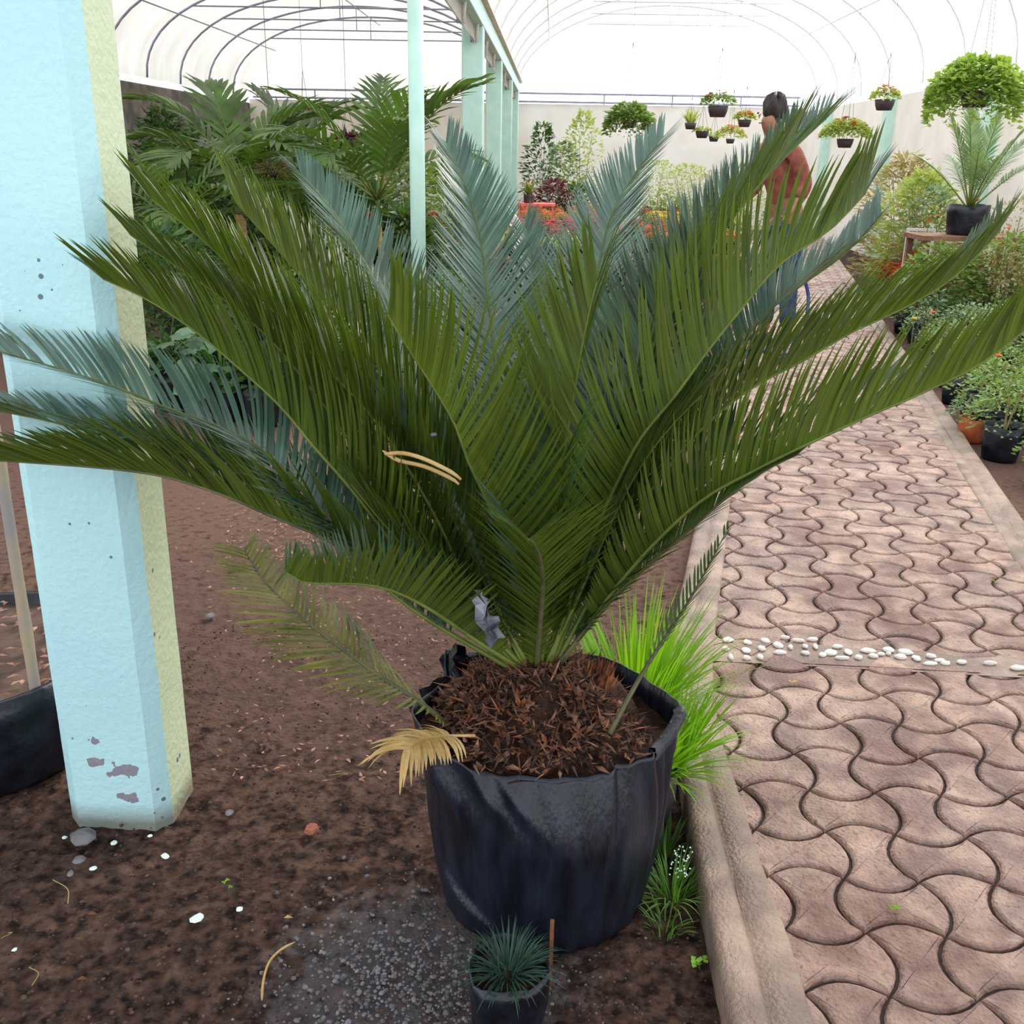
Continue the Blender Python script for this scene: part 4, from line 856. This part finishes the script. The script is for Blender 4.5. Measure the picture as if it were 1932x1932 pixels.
# pinnate palms
def palm(loc, th_, lean, n, Lf, lab, rng, leafL, leafW, name='palm_tree', m='lg_palm', tr=.04, el=(15, 75), cat='palm', dens=.05, droopy=.9, vee=18, stemless=False, potsz=(.16, .28), az=None):
    t = empty(name, loc); tag(t, lab, cat)
    pot(t, (0, 0, 0), potsz[0], potsz[1], M['bag'], soil=True)
    top = V((lean[0], lean[1], th_))
    if not stemless:
        mb = MB(); P, _ = spline([(0, 0, potsz[1]*.8), (lean[0]*.2, lean[1]*.2, th_*.4), top], 26); mb.tube(P, [tr*(1-.25*i/25)*(1.06 if i % 2 else 1) for i in range(26)], 12); mb.build('trunk', M['trunk'], t, True)
        mb = MB(); mb.tube([top-V((0, 0, .02)), top+V((0, 0, .28))], [tr*.9, tr*.4], 10); mb.build('crownshaft', M['lg_palm'], t, True)
    else: top = V((0, 0, potsz[1]*.8))
    for k in range(n):
        a = (2*PI*k/n*1.0+rng.uniform(-.25, .25)) if az is None else math.radians(az[k]); e = math.radians(rng.uniform(*el)); L_ = Lf*rng.uniform(.8, 1.1)
        P = [top+V((0, 0, .0 if stemless else .15))]; d = V((math.cos(a)*math.cos(e), math.sin(a)*math.cos(e), math.sin(e))); p = P[0].copy()
        for i in range(7):
            p = p+d*L_/7; P.append(p.copy()); d = (d-UP*droopy*(.05+.045*i)).normalized()
        lf, ra, rp, LL = frond_mesh(P, int(L_/dens), leafL, leafW, vee, 62, 25, rng, .5, .32 if stemless else .22, bend=.1, segs=4)
        o = lf.build('frond', M[m], t); ra.tube(rp, [.009*(1-.8*i/(len(rp)-1)) for i in range(len(rp))], 6); ra.build('midrib', M['rachis'], o, True)
    return t
rg = random.Random(5)
p = VY(457, 400, 8.6); palm((p.x, 8.6, 0), 1.02, (-.02, 0), 15, .98, 'thick-trunked palm with broad drooping leaflets, left of the two', rg, .40, .045, el=(5, 72), tr=.05, droopy=1.1)
p = VY(724, 400, 7.7); palm((p.x, 7.7, 0), .92, (-.04, 0), 14, 1.08, 'slim-trunked palm right behind the round pole', rg, .34, .035, el=(12, 74), tr=.026, droopy=.95)
p = VY(330, 400, 7.4); palm((p.x, 7.4, 0), .72, (-.0, 0), 11, .85, 'low bushy palm beside the turquoise column', rg, .30, .026, el=(5, 70), tr=.03)
p = VY(560, 400, 10.6); palm((p.x, 10.6, 0), 1.15, (0, 0), 10, .95, 'darker palm standing behind between the two tall ones', rg, .34, .05, el=(5, 80), tr=.04, m='lg_dark')
p = VY(640, 400, 9.6); palm((p.x, 9.6, 0), .85, (0, 0), 10, .8, 'short drooping palm behind the slim-trunked one', rg, .3, .03, el=(0, 60), tr=.03)
# palm in a black bag on a bench by the right wall
bx_, by_ = VY(1828, 400, 9.2).x, 9.2
t = empty('plant_bench', (bx_, by_, 0)); tag(t, 'low wooden bench carrying the black bag palm by the right wall', 'bench')
mb = MB(); mb.box((-.45, -.25, .78), (.45, .25, .82)); mb.build('bench_top', M['benchwood'], t)
for sx in (-.4, .4):
    for sy in (-.2, .2): mb = MB(); mb.box((sx-.025, sy-.025, 0), (sx+.025, sy+.025, .78)); mb.build('leg', M['benchwood'], t)
t = palm((bx_, by_, .82), .0, (0, 0), 12, .78, 'stemless palm in a crumpled black bag on the bench by the right wall', rg, .16, .016, name='potted_palm', m='lg_grey', el=(38, 85), stemless=True, dens=.022, droopy=.45, potsz=(.17, .25), cat='potted plant')
# left bay undergrowth
def under(px, Y, r, h, lm, n, L, W, lab, shape='dome', potr=.14, poth=.22, **k):
    p = VY(px, 500, Y); return shrub((p.x, Y, 0), r, h, lm, n, L, W, lab, None, rg, potr, poth, 'bag', shape=shape, **k)
under(300, 6.2, .45, .75, 'lg_dark', 1300, .12, .03, 'dark strappy shrub emerging behind the turquoise column', 'column')
under(390, 6.9, .45, .62, 'lg_dark', 1500, .09, .035, 'dense dark shrub below the thick-trunked palm', 'column')
under(545, 7.2, .5, .45, 'lg_mid', 1400, .07, .02, 'mid-green fine-leaved shrub right of the thick palm trunk')
under(640, 7.0, .5, .42, 'lg_dark', 1300, .09, .035, 'dark low shrub between the two palm trunks')
under(760, 8.6, .45, .75, 'lg_dark', 1500, .14, .05, 'dark broad-leaved shrub just left of the round pole', 'column')
under(690, 9.2, .5, .95, 'lg_dark', 1300, .12, .045, 'tall dark shrub behind the slim palm trunk', 'column')
under(330, 9.5, .6, 1.15, 'lg_dark', 1500, .14, .05, 'tall dark shrub against the stone wall', 'column')
under(480, 9.8, .7, 1.05, 'lg_dark', 1700, .14, .04, 'wide dark shrub behind the thick-trunked palm', 'column')
under(600, 11.5, .7, 1.2, 'lg_mid', 1600, .14, .05, 'mid-green tall shrub far back in the left bay', 'column')
under(760, 12.5, .6, 1.2, 'lg_mid', 1400, .12, .05, 'mid-green tall shrub far back beside the round pole', 'column')
under(420, 13.0, .8, 1.5, 'lg_dark', 1700, .16, .05, 'very tall dark shrub far back by the stone wall', 'column')
under(520, 15, .9, 1.5, 'lg_mid', 1700, .16, .06, 'tall green clump deep in the left bay', 'column')
under(680, 15, .9, 1.45, 'lg_dark', 1700, .16, .06, 'tall dark clump deep in the left bay', 'column')
under(840, 14, .5, 1.1, 'lg_mid', 1100, .12, .05, 'green clump between the round pole and the mint columns', 'column')
under(330, 14, .5, 1.7, 'lg_dark', 1700, .16, .05, 'dark climber mass on the stone wall', 'column')
under(590, 5.9, .34, .33, 'lg_grey', 800, .10, .06, 'pale grey-green bushy plant behind the left fronds')
under(655, 6.3, .32, .30, 'lg_dark', 800, .09, .05, 'dark leafy plant right of the grey-green one')
under(545, 6.5, .34, .38, 'lg_grey', 800, .09, .06, 'grey-green leafy plant further back left')
under(480, 6.0, .30, .36, 'lg_dark', 700, .09, .05, 'dark leafy plant left of the grey-green one')
under(720, 6.0, .26, .22, 'lg_dark', 500, .08, .04, 'dark leafy plant in a black bag just right of the leaf litter', potr=.15, poth=.26)
under(860, 8.2, .34, .35, 'lg_grey', 800, .08, .04, 'pale shrub right of the round pole foot')
under(810, 7.6, .26, .25, 'lg_mid', 500, .08, .04, 'green shrub at the round pole foot')
under(1180, 8.6, .34, .22, 'lg_light', 700, .04, .02, 'low yellowish plants between cycad fronds and path', potr=.2, poth=.08)
under(1330, 5.4, .16, .16, 'lg_light', 300, .03, .014, 'small weedy plant at the left kerb behind the right fronds', potr=.06, poth=.06)
under(1255, 6.6, .2, .2, 'lg_light', 400, .03, .014, 'small weedy plant farther along the left kerb', potr=.06, poth=.06)
# plant with large lobed leaves in a black bag
M['lobed'] = mat('leaf_lobed', (66, 96, 72), (92, 122, 92), 8, .45, 0, trans=.2, tcol=(100, 140, 60), island=.35)
def lobed(mb, p, d, S_, nrm_):
    d = d.normalized(); sd = d.cross(nrm_).normalized(); N_ = 22; vs = [p+d*S_*.45]
    for k in range(N_):
        a = 2*PI*k/N_; e = (.62+.38*abs(math.cos(3.5*a)))*(.9+.25*math.cos(a)); vs.append(p+d*S_*(.45+.55*e*math.cos(a))+sd*S_*.52*e*math.sin(a)-nrm_*S_*.12*e*e)
    mb.add(vs, [(0, 1+k, 1+(k+1) % N_) for k in range(N_)])
p = G(425, 785); t = empty('potted_lobed_plant', (p.x, p.y, 0)); tag(t, 'plant with big lobed leaves in a shiny black bag behind the column', 'potted plant')
pot(t, (0, 0, 0), .16, .25, M['bag'], wob=.03); mb = MB(); ms = MB()
for k in range(26):
    a = rg.uniform(0, 6.3); r = rg.uniform(.05, .3); z = rg.uniform(.28, .62); q = V((r*math.cos(a), r*math.sin(a), z)); lobed(mb, q, V((math.cos(a), math.sin(a), rg.uniform(-.9, .1))), rg.uniform(.10, .15), (UP+V((math.cos(a), math.sin(a), 0))*.6).normalized())
    ms.tube([(0, 0, .2), q*.6+V((0, 0, .1)), q], .004, 5)
q = V((-.08, -.17, .36)); lobed(mb, q, V((-.1, -.4, -1)), .25, V((0, -1, .3)).normalized()); mb.build('foliage', M['lobed'], t); ms.build('stems', M['weed'], t)
for (px, py, lab) in ((505, 797, 'plain black bag right of the lobed plant'), (335, 770, 'dark bag partly hidden by the turquoise column')):
    p = G(px, py); shrub((p.x, p.y, 0), .2, .22, 'lg_dark', 420, .08, .05, lab, None, rg, .13, .22, 'bag')

# ------------------------------------------------------------------ hanging baskets
def basket(px, py, Y, wpx, lm, lab, potm='potdark', kind='dome', fl=None, L=.05, W=.035, n=400, hgt=.8, fn=14, pr_=.45):
    c = VY(px, py, Y); R_ = wpx/2*Y*1.0/1900; t = empty('hanging_basket', c); tag(t, lab, 'hanging basket')
    pr = R_*pr_; mb = MB(); mb.lathe((0, 0, 0), [(pr*.72, -pr*1.0), (pr*.9, -pr*.5), (pr, 0), (pr*.96, 0), (pr*.9, -pr*.1)], 20); mb.f.append(tuple(range(19, -1, -1))); mb.m.append(0); mb.build('pot', M[potm], t, True)
    mb = MB()
    if kind == 'spiky': blades(mb, (0, 0, 0), 50, R_*2.2, .02, .9, rg, 0, .5, pr*.6)
    else: bush(mb, (0, 0, -pr*.1), R_, R_*hgt, n, L, W, rg, 0, kind)
    mb.build('foliage', M[lm], t)
    if fl: mb = MB(); blossoms(mb, (0, 0, 0), R_*.9, R_*hgt, fn, .035, rg); mb.build('flowers', M[fl], t)
    b = RB if c.x > -.8 else LB; u = (c.x-b[0])/b[1]; zr = b[2]+b[3]*(max(.05, 1-u*u))**.46-c.z
    mb = MB()
    for k in range(3): a = 2*PI*k/3+.4; mb.tube([(pr*math.cos(a), pr*math.sin(a), 0), (0, 0, min(zr, R_*3.2))], .0022, 4)
    mb.tube([(0, 0, min(zr, R_*3.2)), (0, 0, zr)], .0022, 4); mb.build('hanger_wire', M['wire'], t)
basket(1842, 172, 7.6, 150, 'geranium', 'large hanging basket of trailing light green geranium at the upper right', kind='trail', n=2600, L=.05, W=.055, pr_=.34, hgt=.78)
basket(1670, 188, 10.5, 46, 'lg_light', 'small hanging pot with yellow-red leaves beside the mint pilaster', fl='coral', n=200, pr_=.75, hgt=.9)
basket(1355, 200, 12.0, 58, 'lg_mid', 'hanging basket with pink flowers, highest of the far ones', fl='pink', n=320, pr_=.62)
basket(1303, 232, 14.0, 26, 'lg_light', 'small hanging pot with spiky leaves', kind='spiky', pr_=.8)
basket(1325, 247, 14.0, 28, 'lg_light', 'small hanging pot with a low yellow-green cushion', n=120, pr_=.85, hgt=.5)
basket(1347, 257, 15.0, 24, 'lg_light', 'tiniest hanging pot, low beside the yellow-green cushion', n=100, pr_=.75, hgt=.5)
basket(1187, 228, 12.5, 80, 'lg_mid', 'hanging ball of drooping green leaves left of the far baskets', kind='trail', n=1500, L=.07, W=.045, pr_=.3, hgt=.75)
basket(1595, 262, 10.5, 84, 'lg_light', 'wide hanging cushion of lime-green leaves with dark red top growth', fl='red', n=1500, L=.045, W=.035, pr_=.35, hgt=.8, fn=26)
basket(1378, 262, 13.5, 52, 'lg_light', 'hanging basket with red and yellow leaves left of the person', fl='orange', n=300, pr_=.3)
basket(1405, 226, 12.5, 34, 'lg_light', 'hanging basket with orange flowers just above the person', fl='orange', n=200, pr_=.7)
basket(655, 262, 9.6, 38, 'purple', 'dark purple hanging basket in front of the slim palm', potm='potdark', n=160, pr_=.9, hgt=.5)
basket(575, 228, 12.0, 52, 'lg_mid', 'hanging basket with red flowers in the left bay', fl='red', n=200, pr_=.4, fn=20)
basket(515, 322, 8.0, 44, 'lg_dry', 'hanging basket of dry brown strands behind the left fronds', kind='trail', n=300, L=.09, W=.012, pr_=.5)
# stool-like pink tray stand under the small red plant far back
p = VY(1012, 385, 14.0); t = empty('side_table', (p.x, 14.0, 0)); tag(t, 'little red table with a bromeliad at the foot of the mint columns', 'table')
mb = MB(); mb.box((-.25, -.2, .78), (.25, .2, .81)); mb.build('table_top', M['coral'], t)
for sx in (-.22, .22):
    for sy in (-.17, .17): mb = MB(); mb.box((sx-.012, sy-.012, 0), (sx+.012, sy+.012, .78)); mb.build('leg', M['coral'], t)
t = empty('potted_bromeliad', (p.x-.1, 14.0, .81)); tag(t, 'bromeliad in a dark pot on the little red table', 'potted plant'); pot(t, (0, 0, 0), .07, .11, M['potdark'], name='pot'); mb = MB(); blades(mb, (0, 0, .1), 40, .25, .025, 1.1, rg, 0, .5, .02); mb.build('foliage', M['lg_mid'], t)
mb = MB(); blades(mb, (0, 0, .1), 9, .24, .02, .3, rg, 0, .2, .02); mb.build('flower_bracts', M['coral'], t)
# pale frame stand on the right
p = VY(1738, 436, 9.9); t = empty('metal_frame', (p.x, 9.9, 0)); tag(t, 'pale square-tube frame standing behind the pink flowers at right', 'frame')
for sx in (-.12, .12): mb = MB(); mb.box((sx-.012, -.012, 0), (sx+.012, .012, p.z)); mb.build('leg', M['whitesteel'], t)
mb = MB(); mb.box((-.132, -.012, p.z), (.132, .012, p.z+.024)); mb.build('crossbar', M['whitesteel'], t)

# ------------------------------------------------------------------ person with a hose on the path
def skin(name, verts, edges, rad, m, parent, lv=2, root=0):
    me = bpy.data.meshes.new(name); me.from_pydata(verts, edges, []); o = bpy.data.objects.new(name, me); COL.objects.link(o); me.materials.append(m)
    o.parent = parent; sk = o.modifiers.new('k', 'SKIN'); sk.use_smooth_shade = True
    for i, r in enumerate(rad):
        sv = me.skin_vertices[0].data[i]; sv.radius = r if isinstance(r, tuple) else (r, r); sv.use_root = (i == root)
    o.modifiers.new('s', 'SUBSURF').levels = lv; o.modifiers['s'].render_levels = lv; return o
M['skin'] = mat('skin', (146, 98, 76), (160, 110, 86), 20, .6); M['denim'] = mat('denim', (38, 56, 88), (66, 84, 116), 30, .85, .2); M['shirt'] = mat('shirt', (120, 62, 52), (150, 88, 72), 18, .85)
M['hair'] = mat('hair', (28, 20, 20), (48, 34, 32), 60, .5); M['shoe'] = mat('shoe', (34, 34, 38), (60, 58, 60), 30, .6); M['hose'] = mat('hose', (48, 62, 120), (60, 74, 136), 10, .4); M['collar'] = mat('collar', (160, 180, 220), (180, 198, 232), 10, .8)
pp = G(1468, 648, ZP); pe = empty('person', (pp.x-.03, pp.y, ZP), math.radians(-60)); tag(pe, 'dark-haired person in reddish shirt and jeans standing on the path holding a blue hose', 'person')
# facing local -Y turned; figure 1.74 m
BV = [(0, 0, .93), (0, 0, 1.08), (0, -.01, 1.25), (0, -.01, 1.40), (0, -.01, 1.50), (0, -.025, 1.58), (0, -.03, 1.66),
      (.10, 0, .88), (.10, -.01, .50), (.10, .02, .09), (.10, -.10, .035),
      (-.10, 0, .88), (-.11, -.03, .50), (-.12, .0, .09), (-.12, -.12, .035),
      (.18, -.01, 1.42), (.25, 0, 1.15), (.24, -.17, 1.0), (.23, -.23, .97),
      (-.18, -.01, 1.42), (-.24, -.03, 1.15), (-.20, -.22, 1.05), (-.18, -.29, 1.04)]
BE = [(0, 1), (1, 2), (2, 3), (3, 4), (4, 5), (5, 6), (0, 7), (7, 8), (8, 9), (9, 10), (0, 11), (11, 12), (12, 13), (13, 14), (3, 15), (15, 16), (16, 17), (17, 18), (3, 19), (19, 20), (20, 21), (21, 22)]
BR = [(.13, .10), (.13, .095), (.15, .11), (.13, .09), .052, (.07, .08), (.065, .075), .085, .058, .038, .035, .085, .058, .038, .035, .055, .042, .03, .025, .055, .042, .03, .025]
LN = lambda v: (v[0], v[1]-max(0, v[2]-.93)*.33, v[2])
BV = [LN(v) for v in BV]
bd = skin('body', BV, BE, BR, M['skin'], pe)
# fingers rooted in the palms
def hand(base, dirv, nm):
    d = V(dirv).normalized(); sd = V((1, 0, 0)); vs = []; es = []; rr = []
    vs.append(tuple(V(base))); rr.append((.022, .014)); vs.append(tuple(V(base)+d*.05)); rr.append((.026, .013)); es.append((0, 1))
    for k, (o_, l) in enumerate(((-.027, .055), (-.009, .065), (.009, .06), (.026, .048))):
        p1 = V(base)+d*.07+sd*o_; p2 = p1+(d*.8-UP*.5).normalized()*l*.55; p3 = p2+(d*.2-UP).normalized()*l*.5
        i = len(vs); vs += [tuple(p1), tuple(p2), tuple(p3)]; rr += [.0095, .0085, .0075]; es += [(1, i), (i, i+1), (i+1, i+2)]
    p1 = V(base)+d*.03+sd*.035; p2 = p1+(sd*.5+d*.6-UP*.4).normalized()*.035; i = len(vs); vs += [tuple(p1), tuple(p2)]; rr += [.011, .009]; es += [(0, i), (i, i+1)]
    return skin(nm, vs, es, rr, M['skin'], bd, 1)
hand(LN((.23, -.24, .965)), (0, -1, -.2), 'hand'); hand(LN((-.18, -.30, 1.04)), (.1, -1, 0), 'hand')
skin('jeans', [(0, 0, 1.0), (.09, 0, .87), (.10, -.01, .50), (.10, .02, .12), (-.10, 0, .87), (-.11, -.03, .50), (-.12, .0, .12)], [(0, 1), (1, 2), (2, 3), (0, 4), (4, 5), (5, 6)], [(.115, .105), .095, .072, .062, .095, .072, .062], M['denim'], pe)
skin('shirt', [LN(v) for v in [(0, 0, 1.0), (0, 0, 1.1), (0, -.01, 1.25), (0, -.01, 1.41), (.185, -.01, 1.41), (.25, 0, 1.18), (.245, -.10, 1.08), (-.185, -.01, 1.41), (-.24, -.02, 1.18), (-.22, -.13, 1.10), (0, -.01, 1.47)]], [(0, 1), (1, 2), (2, 3), (3, 4), (4, 5), (5, 6), (3, 7), (7, 8), (8, 9), (3, 10)], [(.15, .11), (.14, .105), (.15, .11), (.10, .09), .062, .055, .046, .066, .055, .046, (.06, .06)], M['shirt'], pe)
mb = MB(); mb.lathe(LN((0, -.012, 1.475)), [(.085, 0), (.075, .03), (.062, .045)], 20); mb.build('collar', M['collar'], pe, True)
mb = MB()
def hairf(a, r, z): return r*(1+.04*math.sin(7*a)), z*(1+.02*math.sin(5*a))
mb.lathe((0, .05-.27, 0), [(.06, 1.60), (.075, 1.63), (.085, 1.67), (.088, 1.705), (.07, 1.745), (.03, 1.765), (.003, 1.77)], 24, hairf, True); mb.build('hair', M['hair'], pe, True)
for sx in (-.028, .028):
    mb = MB(); mb.rock((sx, -.108-.24, 1.655), .009, .7); mb.build('eye', M['hair'], bd)
mb = MB(); mb.leaf(V((0, -.10-.24, 1.655)), V((0, -.35, -1)), V((0, -1, 0)), .045, .026, -.2, .5); mb.build('nose', M['skin'], bd)
mb = MB(); mb.box((-.022, -.34, 1.585), (.022, -.33, 1.592)); mb.build('mouth', M['shirt'], bd)
for sx, b_ in ((.10, 9), (-.12, 13)):
    y0 = BV[b_][1]; skin('shoe', [(sx, y0+.04, .045), (sx, y0-.06, .04), (sx, y0-.15, .03)], [(0, 1), (1, 2)], [(.045, .045), (.048, .042), (.04, .03)], M['shoe'], pe, 1)
mb = MB(); h0 = pe.matrix_basis @ V((0, 0, 0)); rot = Matrix.Rotation(math.radians(-60), 3, 'Z')
hp = V(pe.location)+rot @ V((.235, -.31, .94)); q1 = VY(1523, 545, pp.y-.1); q2 = VY(1523, 590, pp.y-.15)
P, _ = spline([hp, (hp+q1)/2+V((0, 0, .02)), q1, q2, VY(1512, 640, pp.y-.2), G(1480, 668, ZP+.015), G(1425, 660, ZP+.015), G(1395, 680, ZP+.015), G(1345, 700, ZP+.015)], 70)
mb.tube(P, .013, 8); tag(mb.build('garden_hose', M['hose'], smooth=True), 'blue garden hose hanging from the person and lying across the path', 'hose')
